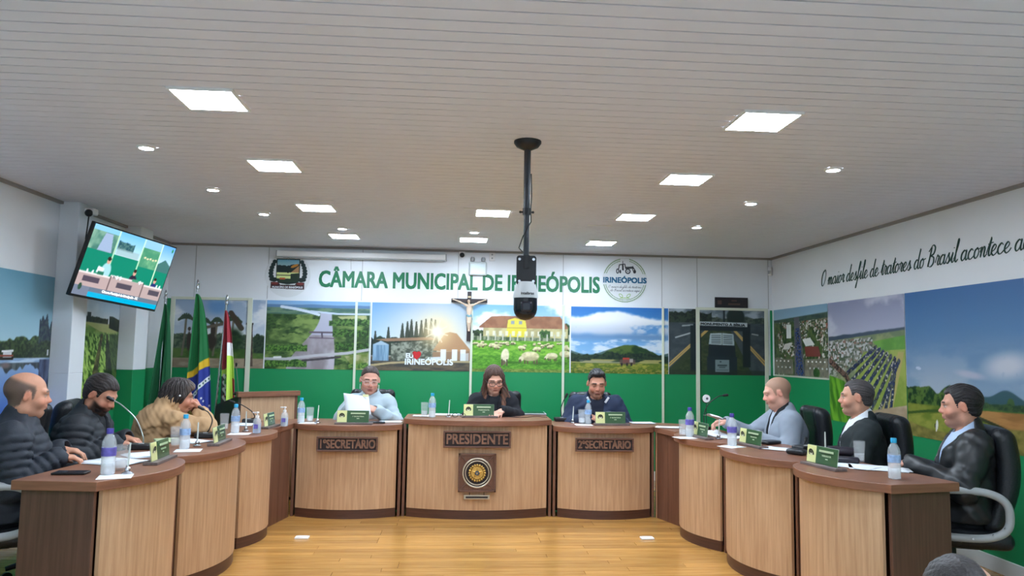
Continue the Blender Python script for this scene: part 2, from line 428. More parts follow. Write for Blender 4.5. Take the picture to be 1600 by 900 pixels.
    def mesh_pts(s, name, P, m, parent, label=None):
        ny, nx = s.ny, s.nx; me = bpy.data.meshes.new(name)
        idx = np.arange(ny*nx).reshape(ny, nx)
        q = np.stack([idx[1:, :-1], idx[1:, 1:], idx[:-1, 1:], idx[:-1, :-1]], -1).reshape(-1, 4)
        me.vertices.add(ny*nx); me.vertices.foreach_set('co', P.reshape(-1).astype(np.float32))
        me.loops.add(q.size); me.loops.foreach_set('vertex_index', q.reshape(-1).astype(np.int32))
        me.polygons.add(len(q)); me.polygons.foreach_set('loop_start', np.arange(0, q.size, 4, dtype=np.int32))
        me.update(); me.validate()
        C = np.clip(s.C, 0, 1); C = np.where(C <= .04045, C/12.92, ((C+.055)/1.055)**2.4)
        at = me.color_attributes.new('Col', 'FLOAT_COLOR', 'POINT')
        at.data.foreach_set('color', np.concatenate([C, np.ones((ny, nx, 1))], -1).reshape(-1).astype(np.float32))
        me.materials.append(m)
        ob = bpy.data.objects.new(name, me); COL.objects.link(ob); ob.parent = parent
        if label: ob['label'] = label
        return ob
M_PRINT = mat('printed_vinyl', (.5, .5, .5), .32, vcol=True, spec=.45)
M_PRINTB = mat('printed_vinyl_back', rgb(120, 130, 120), .6)
def clouds(p, m, c, f, seed, lo=.45, hi=.65, fy=None): 
    t = sst(lo, hi, fbm(p.X*f, p.V*(fy or f*1.8), 5, seed)); p.put(m*t, c)

def paint_monument(p):      # palms and a sculpture in a square
    p.grad(0, .72, (150, 170, 196), (205, 214, 222)); clouds(p, 1+0*p.U, (222, 226, 230), 2.2, 3)
    p.put(p.ell(.47, .1, .16, .12, 0, .6), (96, 146, 200), .8)
    p.tex(p.below(.64), (62, 92, 42), (84, 112, 52), 9, 16, seed=5)
    p.tex(p.below(.86), (140, 124, 104), (168, 152, 130), 6, 20, seed=6)
    p.trees(.72, .26, 5, 4, (52, 70, 54), (92, 108, 84), x0=0, x1=1)
    for x, y, r in ((.10, .28, .11), (.30, .33, .10), (.44, .32, .09), (.62, .30, .12)):
        p.put(p.line([(x, .82), (x+.02, .55), (x+.03, y)], .022), (110, 104, 90))
        for k in range(9):
            a = PI*(k/8.)*1.15-.25; p.put(p.line([(x+.03, y), (x+.03+math.cos(a)*r/p.asp*.6, y-math.sin(a)*r*.55), (x+.03+math.cos(a)*r/p.asp, y-math.sin(a)*r*.3+.03)], .014), (58, 74, 56))
    for x, h_ in ((.17, .36), (.425, .38)):
        p.put(p.ell(x, .5+.12, .03, .14, 0, .2), (60, 52, 46)); p.put(p.ell(x, .44, .022, .03), (70, 60, 52))
    p.put(p.ell(.40, .62, .10, .10, 0, .2), (52, 44, 38)); p.put(p.ell(.43, .45, .035, .11), (56, 48, 42))
    p.put(p.line([(.34, .42), (.60, .34)], .035), (98, 88, 76)); p.put(p.line([(.62, .20), (.74, .42)], .07), (72, 62, 52))
    p.tex(p.ell(.66, .58, .13, .16, 0, .4), (30, 50, 32), (52, 76, 44), 22, seed=8)
    p.tex(p.poly([(.80, .36), (.865, .36), (.885, .97), (.79, .97)]), (74, 62, 54), (98, 84, 72), 20, 40, seed=9)
    p.put(p.poly([(.79, .34), (.875, .34), (.865, .40), (.80, .40)]), (54, 46, 42)); p.trees(.78, .36, 7, 11, (28, 46, 34), (52, 70, 48), x0=.885, x1=1)
def paint_river(p):
    p.grad(0, .16, (120, 168, 214), (168, 198, 214)); p.put(p.below(.045+.02*fbm(p.X*3, p.V*0, 3, 1)), (92, 128, 168))
    p.tex(p.below(.10), (70, 104, 96), (112, 140, 112), 6, 30, seed=2)
    p.tex(p.below(.2), (58, 84, 44), (126, 150, 82), 7, 13, seed=3, lo=.25, hi=.75)
    m = sst(.5, .58, fbm(p.X*4+3, p.V*9, 4, 21))*p.below(.2); p.tex(m, (34, 62, 32), (62, 92, 44), 26, 40, seed=4)
    p.put(p.poly([(.68, .22), (.96, .20), (.97, .30), (.75, .30)]), (196, 194, 142), .8)
    c = .50+.07*np.sin(p.V*3.6+.8); wd = .05+.17*sst(.2, 1, p.V); riv = (1-sst(0, .012, np.abs(p.U-c)-wd))*p.below(.17)
    p.put(riv, (176, 178, 196)); p.tex(riv*p.below(.5), (138, 130, 134), (186, 180, 192), 4, 3, seed=6)
    p.put(p.line([(.14, .09), (.28, .12), (.42, .165), (.5, .20)], .032), (206, 218, 232))
    p.put(p.line([(.42, .15), (.7, .185), (1, .18)], .018), (190, 205, 222))
    p.put(p.line([(.42, .46), (.66, .46)], .018), (96, 84, 96)); p.put(p.line([(.42, .54), (.66, .545)], .010), (110, 96, 108)); p.put(p.line([(.535, .46), (.54, .53)], .016), (86, 76, 92))
    for y, s in ((.74, 31), (.97, 41)):
        p.trees(y, .13, 9, s, (30, 66, 26), (96, 138, 58), x0=0, x1=.40)
    p.trees(.36, .12, 7, 51, (30, 60, 28), (88, 126, 60), x0=.60, x1=1); p.trees(.52, .14, 7, 53, (28, 56, 26), (80, 120, 52), x0=.64, x1=1)
    p.trees(.72, .15, 7, 55, (28, 56, 26), (74, 116, 48), x0=.67, x1=1)
    p.put(p.line([(0, .855), (.2, .855), (.48, .80), (.78, .76), (1, .70)], .032), (184, 184, 190)); p.put(p.line([(.36, .875), (.5, .855), (.72, .815)], .022), (66, 60, 66))
    p.put(p.line([(.09, .835), (.15, .83)], .022), (226, 228, 230))
    p.tex(p.poly([(.76, .80), (1, .76), (1, 1), (.86, 1)]), (108, 128, 60), (172, 168, 130), 12, seed=9)
    p.trees(.98, .10, 10, 61, (44, 82, 34), (110, 148, 64), x0=.8, x1=1)
    p.put(1-sst(0, .006, np.abs(p.U-.995)), (190, 200, 190))
def paint_sunrise(p):
    p.grad(0, .7, (96, 150, 214), (196, 220, 236)); p.put(p.ell(.65, .44, .62, .55, 0, 1), (250, 232, 196), .75)
    p.put(p.below(.80-.0*p.U), (96, 84, 66)); p.tex(p.below(.83), (66, 66, 62), (104, 92, 72), 6, 30, seed=1)
    p.trees(.78, .30, 4, 4, (20, 36, 34), (40, 60, 46), x0=0, x1=.62, spiky=1.2)
    for x, y in ((.04, .42), (.17, .36), (.31, .30), (.36, .27), (.40, .24), (.45, .27), (.50, .25), (.545, .23), (.60, .22), (.64, .24)):
        p.put(p.poly([(x-.035, y+.36), (x-.006, y), (x+.006, y), (x+.035, y+.36)]), (40, 50, 38), .9)
    p.tex(p.poly([(.2, .60), (.66, .54), (.66, .84), (.2, .86)]), (70, 78, 66), (150, 156, 140), 22, 26, seed=3)
    p.put(p.poly([(.04, .55), (.16, .53), (.60, .50), (.66, .54), (.16, .575)]), (150, 118, 92))
    p.tex(p.poly([(.02, .62), (.10, .57), (.18, .62), (.18, .86), (.02, .86)]), (104, 138, 166), (142, 176, 200), 30, 3, seed=5); p.put(p.poly([(.02, .63), (.10, .565), (.18, .63)]), (160, 184, 200))
    p.put(p.poly([(.62, .70), (.74, .44), (.79, .42), (.86, .44), (1, .68), (1, .72)]), (176, 136, 100)); p.put(p.poly([(.62, .72), (1, .70), (1, .84), (.62, .84)]), (150, 120, 94))
    for x in (.70, .815, .9): p.put(p.poly([(x, .68), (x+.055, .68), (x+.055, .86), (x, .86)]), (228, 236, 240))
    p.put(p.poly([(.60, .80), (.70, .79), (.70, .86), (.6, .86)]), (214, 222, 228)); p.put(p.poly([(.9, .74), (.985, .73), (.985, .86), (.9, .86)]), (206, 214, 218), .7)
    p.put(p.line([(0, .93), (.2, .89), (.55, .86), (1, .86)], .022), (176, 160, 120))
    g = np.hypot((p.U-.655)*p.asp, p.V-.42); p.put(np.exp(-(g/.22)**2), (252, 220, 160), .85); p.put(np.exp(-(g/.085)**2), (255, 252, 240)); 
    for k in range(8): a = k*PI/4+.3; p.put(p.line([(.655, .42), (.655+math.cos(a)*.17/p.asp, .42+math.sin(a)*.17)], .012), (255, 244, 210), .5)
def sheep(p, x, y, s, flip=1, m=None):
    for dx in (-.62, -.3, .42, .72): p.put(p.line([(x+dx*s/p.asp, y+.2*s), (x+dx*s/p.asp+.02*s, y+.78*s)], .10*s+.003), (92, 84, 60))
    b = p.ell(x, y, 1.0*s, .52*s, 0, .12); p.tex(b, (206, 196, 150), (236, 226, 186), 30, seed=3)
    p.put(p.ell(x+.1*s/p.asp, y+.32*s, .8*s, .22*s, 0, .5), (150, 142, 100), .6)
    p.put(p.ell(x-flip*1.0*s/p.asp, y+.30*s, .26*s, .30*s, flip*.6, .2), (222, 214, 176)); p.put(p.ell(x-flip*1.12*s/p.asp, y+.55*s, .15*s, .20*s, 0, .2), (96, 86, 66))
def paint_sheep(p):
    p.grad(0, .5, (128, 184, 222), (206, 226, 234)); clouds(p, 1-p.below(.4), (236, 240, 242), 2.2, 8, .42, .62)
    p.trees(.53, .22, 5, 3, (34, 52, 34), (70, 92, 52), x0=0, x1=.14); p.trees(.53, .34, 7, 6, (30, 60, 36), (72, 104, 60), x0=.90, x1=1)
    p.tex(p.poly([(.12, .335), (.98, .335), (.98, .54), (.12, .54)]), (176, 166, 120), (206, 196, 140), 10, seed=2)
    p.tex(p.poly([(.08, .325), (.20, .175), (.30, .165), (.90, .16), (.98, .32), (.98, .345), (.08, .345)]), (146, 100, 74), (164, 116, 86), 12, seed=4)
    p.put(p.poly([(.36, .34), (.37, .22), (.42, .185), (.50, .17), (.545, .22), (.56, .34)]), (226, 212, 84)); p.put(p.poly([(.33, .24), (.44, .16), (.56, .215), (.56, .235), (.44, .19)]), (150, 104, 78))
    p.put(p.poly([(.36, .345), (.56, .345), (.56, .50), (.36, .50)]), (226, 210, 70))
    for x in (.42, .50): p.put(p.poly([(x-.02, .235), (x+.015, .235), (x+.015, .285), (x-.02, .285)]), (150, 160, 170))
    for x in np.arange(.15, .98, .065): p.put(p.poly([(x, .39), (x+.03, .39), (x+.03, .46), (x, .46)]), (228, 230, 214), .8)
    p.trees(.54, .20, 8, 7, (44, 78, 40), (84, 120, 60), x0=.69, x1=.80); p.tex(p.poly([(0, .47), (1, .49), (1, .55), (0, .55)]), (70, 92, 60), (150, 156, 130), 30, 20, seed=5)
    for x in np.arange(.02, 1, .075): p.put(p.line([(x, .44), (x, .55)], .012), (196, 196, 180))
    p.tex(p.below(.535), (86, 150, 40), (134, 190, 66), 14, 30, seed=6); p.tex(p.below(.75), (66, 126, 34), (112, 172, 56), 30, 60, seed=7, lo=.2, hi=.8); 
    p.tex(p.below(.955), (92, 120, 52), (140, 156, 76), 30, 50, seed=8)
    rs = random.Random(4)
    for k in range(34): sheep(p, rs.uniform(.03, .97), rs.uniform(.555, .63), rs.uniform(.018, .03), rs.choice((-1, 1)))
    for x, y, s, f in ((.10, .60, .05, 1), (.22, .60, .05, 1), (.255, .625, .045, -1), (.51, .63, .052, -1), (.67, .645, .055, 1), (.80, .61, .04, 1), (.96, .63, .055, -1)): sheep(p, x, y, s, f)
    for x, y, s, f in ((.60, .76, .135, 1), (.82, .75, .088, 1), (.955, .72, .09, -1)):
        p.put(p.ell(x+.1, y+.11, s*1.2, .022, 0, .5), (52, 96, 30), .7); sheep(p, x, y, s, f)
    p.put(p.ell(.42, .86, .12, .02, 0, .5), (52, 96, 30), .7); p.tex(p.ell(.345, .76, .06, .11, .1, .15), (214, 206, 168), (238, 230, 196), 30, seed=9); p.put(p.ell(.33, .86, .035, .035), (110, 98, 76))
    for dx in (-.03, .02): p.put(p.line([(.345+dx, .82), (.345+dx, .90)], .016), (92, 84, 66))
def paint_hill(p):
    p.grad(0, .75, (48, 116, 190), (140, 186, 222))
    c = fbm(p.X*2.6+1.3, p.V*5.5, 5, 12); edge = .20+.10*np.cos((p.U-.30)*7)+.05*np.sin(p.U*19)
    band = p.below(.10+.25*np.abs(p.U-.42)**1.1-.07*fbm(p.X*7, p.V*7, 3, 3), .03)*(1-p.below(.37+.05*fbm(p.X*4, p.V*0, 2, 5), .05))
    p.put(band*sst(.22, .40, c), (238, 241, 244)); p.put(band*sst(.22, .4, c)*p.below(.28, .12), (176, 188, 206), .75)
    p.put(p.below(.40, .05)*(1-p.below(.50, .05)), (112, 132, 166), .45)
    p.put(p.below(.48)*(1-p.below(.7))*sst(.42, .6, fbm(p.X*4, p.V*9, 4, 33)), (226, 232, 238), .85)
    hl = .56+1.05*np.clip(np.abs(p.U-.60)-.03, 0, 9)**1.45+.012*fbm(p.X*20, p.V*0, 2, 4); hl = np.minimum(hl, .80)
    p.put(p.below(.66+.06*np.sin(p.U*9)), (74, 98, 92), .9); p.tex(p.below(hl), (30, 58, 34), (78, 102, 46), 9, 14, seed=6)
    p.put(p.below(hl)*sst(.2, 0, p.U)*.0, (30, 50, 40)); p.trees(.83, .16, 6, 8, (22, 40, 34), (44, 62, 42))
    p.put(p.below(.79)*(1-p.below(.845))*sst(.45, .55, fbm(p.X*4, p.V*20, 2, 9)), (190, 178, 110), .8); p.put(p.poly([(.08, .80), (.45, .815), (.6, .845), (.1, .845)]), (150, 150, 150), .4)
    p.tex(p.below(.85), (92, 112, 38), (160, 156, 66), 16, 36, seed=11); p.tex(p.below(.92), (66, 96, 28), (134, 134, 54), 26, 50, seed=12); p.put(p.below(.92)*sst(.62, .7, fbm(p.X*26, p.V*50, 2, 14)), (176, 150, 92), .7)
    p.put(p.poly([(.53, .76), (.60, .76), (.60, .84), (.53, .84)]), (176, 62, 48)); p.put(p.poly([(.50, .79), (.66, .79), (.66, .86), (.50, .86)]), (96, 74, 72), .8)
    for x in (.52, .575, .62): p.put(p.ell(x, .86, .016, .026), (40, 36, 40))
    p.put(p.poly([(.60, .775), (.635, .775), (.635, .83), (.60, .83)]), (190, 186, 186), .7)
def paint_bible(p):
    p.put(1+0*p.U, (46, 58, 56)); p.grad(0, .2, (146, 160, 170), (120, 134, 140))
    p.tex(1-p.below(.17), (98, 112, 120), (164, 176, 186), 6, 12, seed=1)
    p.trees(.24, .26, 5, 2, (26, 36, 32), (48, 60, 46), x0=0, x1=.44); p.trees(.22, .12, 6, 5, (50, 62, 56), (84, 96, 84), x0=.44, x1=1); p.put(p.ell(.69, .11, .14, .14), (30, 44, 38))
    p.tex(p.below(.21), (58, 68, 74), (72, 82, 86), 8, 14, seed=3); 
    p.put(p.poly([(.50, .22), (.60, .22), (.86, 1), (.0, 1), (.0, .92), (.46, .24)]), (54, 66, 46)); p.tex(p.poly([(.5, .22), (.6, .22), (.8, 1), (.05, 1)]), (46, 60, 40), (66, 76, 50), 14, 26, seed=5)
    for a, b in (((.46, .22), (.0, .84)), ((.475, .22), (.0, .88)), ((.62, .24), (1, .86)), ((.62, .22), (1, .81))): p.put(p.line([a, b], .013), (190, 160, 96))
    p.put(p.line([(.07, .44), (.22, .37)], .014), (176, 184, 188)); p.put(p.line([(.14, .26), (.26, .245)], .014), (156, 166, 170)); p.put(p.line([(.86, .37), (.92, .385)], .012), (150, 158, 160))
    p.put(p.poly([(.22, .25), (.33, .25), (.33, 1), (.22, 1)])*(1-p.below(.95)), (28, 40, 44)); p.put(p.poly([(.76, .22), (.84, .22), (.84, .88), (.76, .88)]), (28, 40, 42))
    p.put(p.poly([(.25, .22), (.84, .22), (.84, .33), (.25, .33)]), (30, 42, 46)); p.put(p.line([(.57, 0), (.57, .24)], .022), (34, 44, 48))
    p.put(p.poly([(.30, .19), (.81, .20), (.81, .262), (.30, .25)]), (196, 208, 212))
    p.put(p.poly([(.41, .52), (.68, .54), (.69, .74), (.40, .74)]), (30, 42, 48)); p.put(p.poly([(.39, .72), (.70, .72), (.70, 1), (.39, 1)]), (34, 46, 52)); p.put(p.below(.93), (40, 50, 40), .6)
    p.put(p.poly([(.425, .37), (.545, .36), (.545, .545), (.41, .535)]), (176, 192, 196)); p.put(p.poly([(.55, .36), (.665, .375), (.675, .55), (.55, .545)]), (170, 186, 190))
    for y in (.40, .43, .46, .49, .515): p.put(p.line([(.44, y), (.53, y)], .006), (84, 98, 102)); p.put(p.line([(.565, y), (.65, y+.005)], .006), (84, 98, 102))
    p.put(p.poly([(.475, .77), (.62, .77), (.62, .955), (.475, .955)]), (120, 138, 142)); p.put(p.ell(.53, .80, .014, .014), (50, 66, 70)); p.put(p.line([(.505, .855), (.59, .855)], .016), (52, 66, 70)); p.put(p.line([(.52, .885), (.575, .885)], .010), (70, 84, 88)); p.put(p.line([(.49, .925), (.605, .925)], .005), (80, 94, 98))
def paint_town(p):
    p.grad(0, .2, (126, 164, 190), (150, 180, 196)); p.tex(p.below(.16-.05*p.U), (44, 66, 62), (70, 92, 74), 8, 20, seed=1)
    p.tex(p.below(.24-.06*p.U), (60, 78, 48), (122, 116, 92), 12, 14, seed=2)
    wx = fbm(p.X*14, p.V*14, 3, 61)*3; wy = fbm(p.X*11, p.V*15, 3, 77)*3; gx = np.floor(p.X*34+p.V*4+wx); gy = np.floor(p.V*44+wy); r = _hash(gx, gy, 5); m = p.below(.2)
    p.put(m*(r > .76), (196, 194, 186)); p.put(m*((r > .66) & (r < .76)), (150, 144, 132)); p.put(m*((r > .58) & (r < .63)), (150, 96, 78)); p.put(m*(r < .22), (52, 74, 48)); p.put(m*((r > .36) & (r < .46)), (96, 116, 70))
    p.tex(m*sst(.52, .6, fbm(p.X*5, p.V*5, 3, 15)), (40, 66, 36), (84, 104, 56), 20, seed=8)
    c = .45+.06*p.V; p.put((np.abs(p.U-c) < .035+.07*p.V)*p.below(.14), (94, 94, 98)); r2 = _hash(np.floor(p.X*60), np.floor(p.V*70), 9)
    p.put((np.abs(p.U-c) < .02+.05*p.V)*p.below(.3)*(r2 > .6), (30, 66, 130)); p.put((np.abs(p.U-c) < .02+.05*p.V)*p.below(.3)*((r2 > .3) & (r2 < .45)), (32, 36, 44))
    p.put(p.poly([(.26, .24), (.35, .24), (.35, .44), (.26, .44)]), (220, 222, 218)); p.put(p.poly([(.60, .56), (.84, .56), (.88, .70), (.62, .70)]), (122, 62, 54)); p.put(p.poly([(.56, .46), (.70, .44), (.78, .54), (.62, .56)]), (216, 216, 210)); p.put(p.poly([(.22, .52), (.36, .50), (.30, .60), (.18, .60)]), (210, 206, 198))
    p.tex(p.poly([(.6, .74), (1, .72), (1, .97), (.6, .97)]), (112, 110, 96), (140, 134, 116), 14, seed=11); p.tex(p.poly([(.0, .74), (.38, .74), (.38, .96), (0, .96)]), (104, 106, 92), (130, 126, 108), 14, seed=12)
    for x in (.05, .13, .21, .29, .66, .73, .8, .87, .94): p.put(p.ell(x, .77, .022, .012), (228, 228, 228)); p.put(p.ell(x+.03, .86, .02, .012), (206, 210, 214))
    p.tex(p.ell(.8, .92, .09, .07), (40, 74, 34), (70, 104, 48), 20, seed=14); p.put(p.below(.975), (196, 204, 186))
def paint_parade(p):
    p.grad(0, .33, (138, 142, 172), (182, 184, 202)); clouds(p, 1-p.below(.3), (196, 198, 210), 2, 3)
    p.put(p.below(.285-.05*p.U+.012*fbm(p.X*8, p.V*0, 3, 1)), (66, 80, 96)); p.tex(p.below(.33-.07*p.U), (112, 128, 92), (150, 156, 108), 9, 16, seed=2)
    wx = fbm(p.X*16, p.V*16, 3, 61)*3; wy = fbm(p.X*12, p.V*18, 3, 77)*3; gx = np.floor(p.X*44+wx); gy = np.floor(p.V*66+wy); r = _hash(gx, gy, 3); p.put(p.below(.33-.04*p.U)*(1-sst(.42, .60, p.V+.25*p.U-.12))*(p.U < .62), (134, 134, 124)); m = p.below(.33-.04*p.U)*(1-sst(.42, .60, p.V+.25*p.U-.12))*(p.U < .62)
    p.put(m*(r > .68), (192, 192, 192)); p.put(m*(r < .32), (84, 98, 78)); p.put(m*((r > .32) & (r < .38)), (142, 104, 90))
    p.tex(p.poly([(.62, .34), (1, .30), (1, .42), (.72, .42)]), (92, 146, 58), (114, 166, 70), 8, seed=4)
    p.tex(p.poly([(.5, .42), (1, .40), (1, 1), (.3, 1), (.3, .7)]), (134, 154, 66), (164, 176, 88), 7, 9, seed=5)
    p.put(p.poly([(.92, .42), (.985, .42), (.80, .96), (.62, .96)]), (182, 168, 104)); 
    for k in range(9):
        x0 = .26+.065*k; y0 = .60+.022*k; x1 = .66+.055*k*.8; y1 = .385+.017*k
        if k > 6: x1, y1 = .88, .50+.05*(k-7)
        L_ = p.line([(x0, y0+.03*k), (x1, y1)], .030); p.put(L_, (92, 96, 86)); r = _hash(np.floor(p.X*70), np.floor(p.V*80), 7+k)
        p.put(L_*(r > .5), (38, 48, 92)); p.put(L_*((r > .25) & (r < .38)), (40, 40, 44)); p.put(L_*(r < .08), (196, 190, 180))
    p.put(p.line([(.02, .50), (.25, .62), (.46, .86), (.66, .96)], .05), (112, 84, 74)); rr = _hash(np.floor(p.X*60), np.floor(p.V*70), 31); p.put(p.line([(.02, .50), (.25, .62), (.46, .86), (.66, .96)], .045)*(rr > .6), (44, 36, 36))
    g = p.poly([(0, .62), (.22, .66), (.42, .86), (.36, 1.01), (0, 1.01)]); p.tex(g, (58, 116, 28), (118, 178, 50), 22, 5, seed=9, warp=(p.X-p.V*.35, p.V))
    g2 = p.poly([(.30, .92), (1, .80), (1, 1.01), (.30, 1.01)]); p.tex(g2, (168, 144, 118), (190, 168, 142), 5, 9, seed=11)
def paint_parade_low(p):      # lower part of the same print
    p.tex(1+0*p.U, (166, 142, 116), (192, 168, 142), 5, 6, seed=12); p.tex(p.poly([(0, 0), (.36, 0), (.26, .62), (0, .64)]), (58, 116, 28), (118, 178, 50), 22, 5, seed=9, warp=(p.X-p.V*.35, p.V))
    p.tex(p.poly([(.42, .12), (.75, .42), (.70, .62), (.34, .24)]), (92, 110, 48), (142, 132, 80), 18, seed=3)
def paint_field(p):
    p.grad(0, .70, (44, 100, 158), (140, 160, 182)); p.put(p.below(.5, .25)*sst(.35, .62, fbm(p.X*2.2, p.V*6, 5, 2))*(1-p.below(.72)), (180, 186, 198), .75)
    c = p.ell(.86, .50, .17, .07, -.1, .7); p.put(c*sst(.3, .5, fbm(p.X*7, p.V*10, 4, 6)), (196, 198, 208)); p.put(p.ell(.58, .56, .12, .022, .1, .6), (190, 186, 200), .8); p.put(p.ell(.12, .53, .03, .010, .1), (190, 200, 216))
    p.put(p.below(.695-.05*np.exp(-((p.U-.82)/.10)**2)-.012*np.sin(p.U*23)+.02*(p.U < .5)), (56, 86, 96)); p.tex(p.below(.755), (62, 96, 44), (102, 122, 56), 9, 16, seed=3)
    p.trees(.80-.05*p.U, .17, 6, 4, (22, 46, 26), (88, 112, 48), x0=0, x1=.42)
    p.put(p.ell(.875, .725, .030, .040), (66, 92, 52)); p.put(p.poly([(.90, .735), (.96, .725), (1, .745), (.9, .75)]), (206, 206, 200)); p.trees(.76, .05, 8, 9, (34, 58, 40), (66, 88, 50), x0=.55, x1=1)
    p.tex(p.below(.775), (92, 108, 36), (134, 138, 54), 8, 15, seed=5); p.tex(p.poly([(.6, .775), (1, .765), (1, .92), (.6, .81)]), (146, 102, 58), (178, 128, 76), 6, 30, seed=6)
    p.put(p.line([(.62, .815), (.8, .86), (1, .93)], .014), (54, 52, 34)); p.put(p.line([(0, .845), (.2, .815), (.42, .795)], .012), (62, 84, 34)); p.tex(p.poly([(.0, .87), (.42, .80), (.56, .82), (.3, 1.01), (0, 1.01)]), (108, 124, 42), (150, 150, 66), 9, 20, seed=8)
    p.tex(p.below(.90+.04*np.sin(p.U*5)), (104, 98, 46), (148, 134, 72), 16, 24, seed=10, lo=.2, hi=.8)
    p.put(p.ell(.28, .90, .012, .034, .1), (232, 230, 222)); p.put(p.ell(.272, .925, .006, .022), (226, 220, 210)); p.put(p.ell(.262, .905, .007, .014), (50, 40, 36)); p.put(p.ell(.80, .875, .022, .012, .5), (206, 178, 120)); p.put(p.ell(.79, .895, .006, .016), (60, 46, 36))
def paint_bush(p):
    p.grad(0, .3, (80, 120, 170), (150, 170, 190)); p.trees(.6, .5, 3, 2, (22, 46, 26), (84, 110, 46)); p.tex(p.below(.6), (96, 110, 46), (140, 140, 60), 8, seed=3)
def paint_lake(p):
    B = .555
    p.grad(0, B, (108, 162, 186), (182, 212, 224)); 
    p.trees(B, .16, 7, 3, (34, 50, 36), (84, 104, 58)); p.trees(B, .27, 9, 8, (40, 50, 70), (70, 86, 84), x0=.915, x1=1, spiky=1.3); p.trees(B, .12, 12, 9, (62, 86, 42), (120, 136, 74), x0=0, x1=.70); p.trees(B, .13, 9, 19, (28, 42, 30), (66, 82, 50))
    p.grad(B, 1, (150, 178, 210), (48, 84, 176)); refl = p.below(B)*(1-p.below(B+.10*fbm(p.X*9, p.V*0, 3, 3)*1.4)); p.tex(refl, (52, 58, 66), (98, 106, 108), 20, 8, seed=5)
    p.tex((p.below(B)*(1-p.below(B+.03))), (130, 160, 194), (186, 206, 226), 8, 90, seed=6); p.tex(p.below(B+.01)*(1-p.below(B+.19+.05*fbm(p.X*20, p.V*0, 2, 4)))*(p.U > .93), (40, 48, 74), (86, 98, 128), 40, 8, seed=8)
    p.put(p.poly([(.66, B-.006), (.765, B-.006), (.76, B+.012), (.67, B+.012)]), (44, 34, 34)); p.put(p.poly([(.70, B-.040), (.75, B-.040), (.75, B-.006), (.70, B-.006)]), (206, 208, 212)); p.put(p.line([(.695, B-.044), (.757, B-.047)], .007), (236, 238, 240)); p.put(p.line([(.68, B-.016), (.758, B-.016)], .006), (150, 72, 58)); p.put(p.poly([(.978, B-.055), (.988, B-.055), (.988, B-.015), (.978, B-.015)]), (226, 228, 232))
    p.put(p.ell(.72, B+.045, .05, .018, 0, .6), (150, 126, 122), .7)
def paint_crops(p):
    p.grad(0, .30, (104, 140, 170), (200, 208, 210)); clouds(p, 1-p.below(.25), (206, 212, 216), 1.6, 4, .35, .6)
    p.tex(p.below(.275+.05*p.U), (92, 126, 58), (134, 154, 84), 8, 16, seed=2); p.put(p.poly([(.25, .29), (.9, .30), (1, .40), (.6, .36)]), (168, 166, 108), .8)
    p.trees(.285+.02*p.U, .055, 7, 3, (26, 36, 28), (50, 60, 40), x0=.22, x1=.76); p.put(p.poly([(.34, .215), (.41, .215), (.41, .28), (.34, .28)]), (28, 38, 30)); p.tex(p.poly([(.78, .235), (.86, .235), (1, .26), (1, .36), (.78, .33)]), (24, 34, 26), (50, 60, 40), 14, seed=5)
    near = np.clip((p.V-.36)/.6, 0, 1); w1 = fbm(p.X*6, p.V*6, 2, 3)*1.5
    leaf = fbm(p.X*(60*(1-near)+24*near)*1.0+w1, (p.V*46-p.V**2*12)+w1, 3, 7); m = p.below(.375, .02)
    t = sst(.34, .60, leaf)[..., None]; n3 = near[..., None]; c0 = np.array([46, 76, 34])*(1-n3)+np.array([40, 78, 26])*n3; c1 = np.array([122, 158, 82])*(1-n3)+np.array([178, 214, 88])*n3
    p.put(m, (c0*(1-t)+c1*t)/255.); p.put(m*sst(.66, .76, leaf)*(.3+.7*near), (212, 232, 132), .8)
    p.tex(p.poly([(.63, .38), (.67, .38), (.60, .72), (.56, 1.01), (.38, 1.01), (.50, .70)]), (50, 48, 34), (104, 104, 64), 20, 26, seed=9, lo=.2, hi=.8)
    p.put(p.poly([(.80, .38), (1, .38), (1, 1.01), (.90, 1.01)]), (40, 56, 36), .65); p.tex(p.poly([(.73, .38), (.77, .38), (.93, .75), (.97, 1.01), (.80, 1.01)]), (28, 38, 26), (64, 72, 46), 16, 20, seed=10)

STEP = .0062
def mural(fn, name, label, wall, px0=None, px1=None, z0=ZG, z1=ZT, y0=None, y1=None, step=STEP):
    if wall == 'back':
        x0, x1 = X_at(px0), X_at(px1); p = Pic(x1-x0, z1-z0, step); fn(p); o = (x0, YB-.004, z1); du = (1, 0, 0)
    elif wall == 'right':   # seen from the room, u runs towards the camera
        p = Pic(y0-y1, z1-z0, step); fn(p); o = (XR-.004, y0, z1); du = (0, -1, 0)
    else:                   # left wall: u runs away from the camera
        p = Pic(y1-y0, z1-z0, step); fn(p); o = (XL+.004, y0, z1); du = (0, 1, 0)
    ob = p.mesh(name, o, du, M_PRINT, None); tag(ob, label, 'wall picture', 'landscape prints along the walls')
    return ob
mural(paint_monument, 'wall_picture', 'wall print of palms and a dark sculpture, behind the flags', 'back', 271, 413)
pm = mural(paint_river, 'wall_picture', 'wall print of a wide river between woods crossed by a bridge', 'back', 415, 578)
ps = mural(paint_sunrise, 'wall_picture', 'wall print of a sunrise over trees, silo and town name letters', 'back', 580, 735)
mural(paint_sheep, 'wall_picture', 'wall print of grazing sheep before a long house with yellow gable', 'back', 736, 890)
mural(paint_hill, 'wall_picture', 'wall print of a wooded hill and tractor under big clouds', 'back', 892, 1044)
pb = mural(paint_bible, 'wall_picture', 'dark wall print of a roadside open book monument', 'back', 1045, 1196)
mural(paint_town, 'wall_picture', 'wall print of a town avenue seen from above, right wall corner', 'right', y0=8.17, y1=6.94)
mural(paint_parade, 'wall_picture', 'wall print of rows of parked tractors on a field outside town', 'right', y0=6.93, y1=5.70, z0=.80)
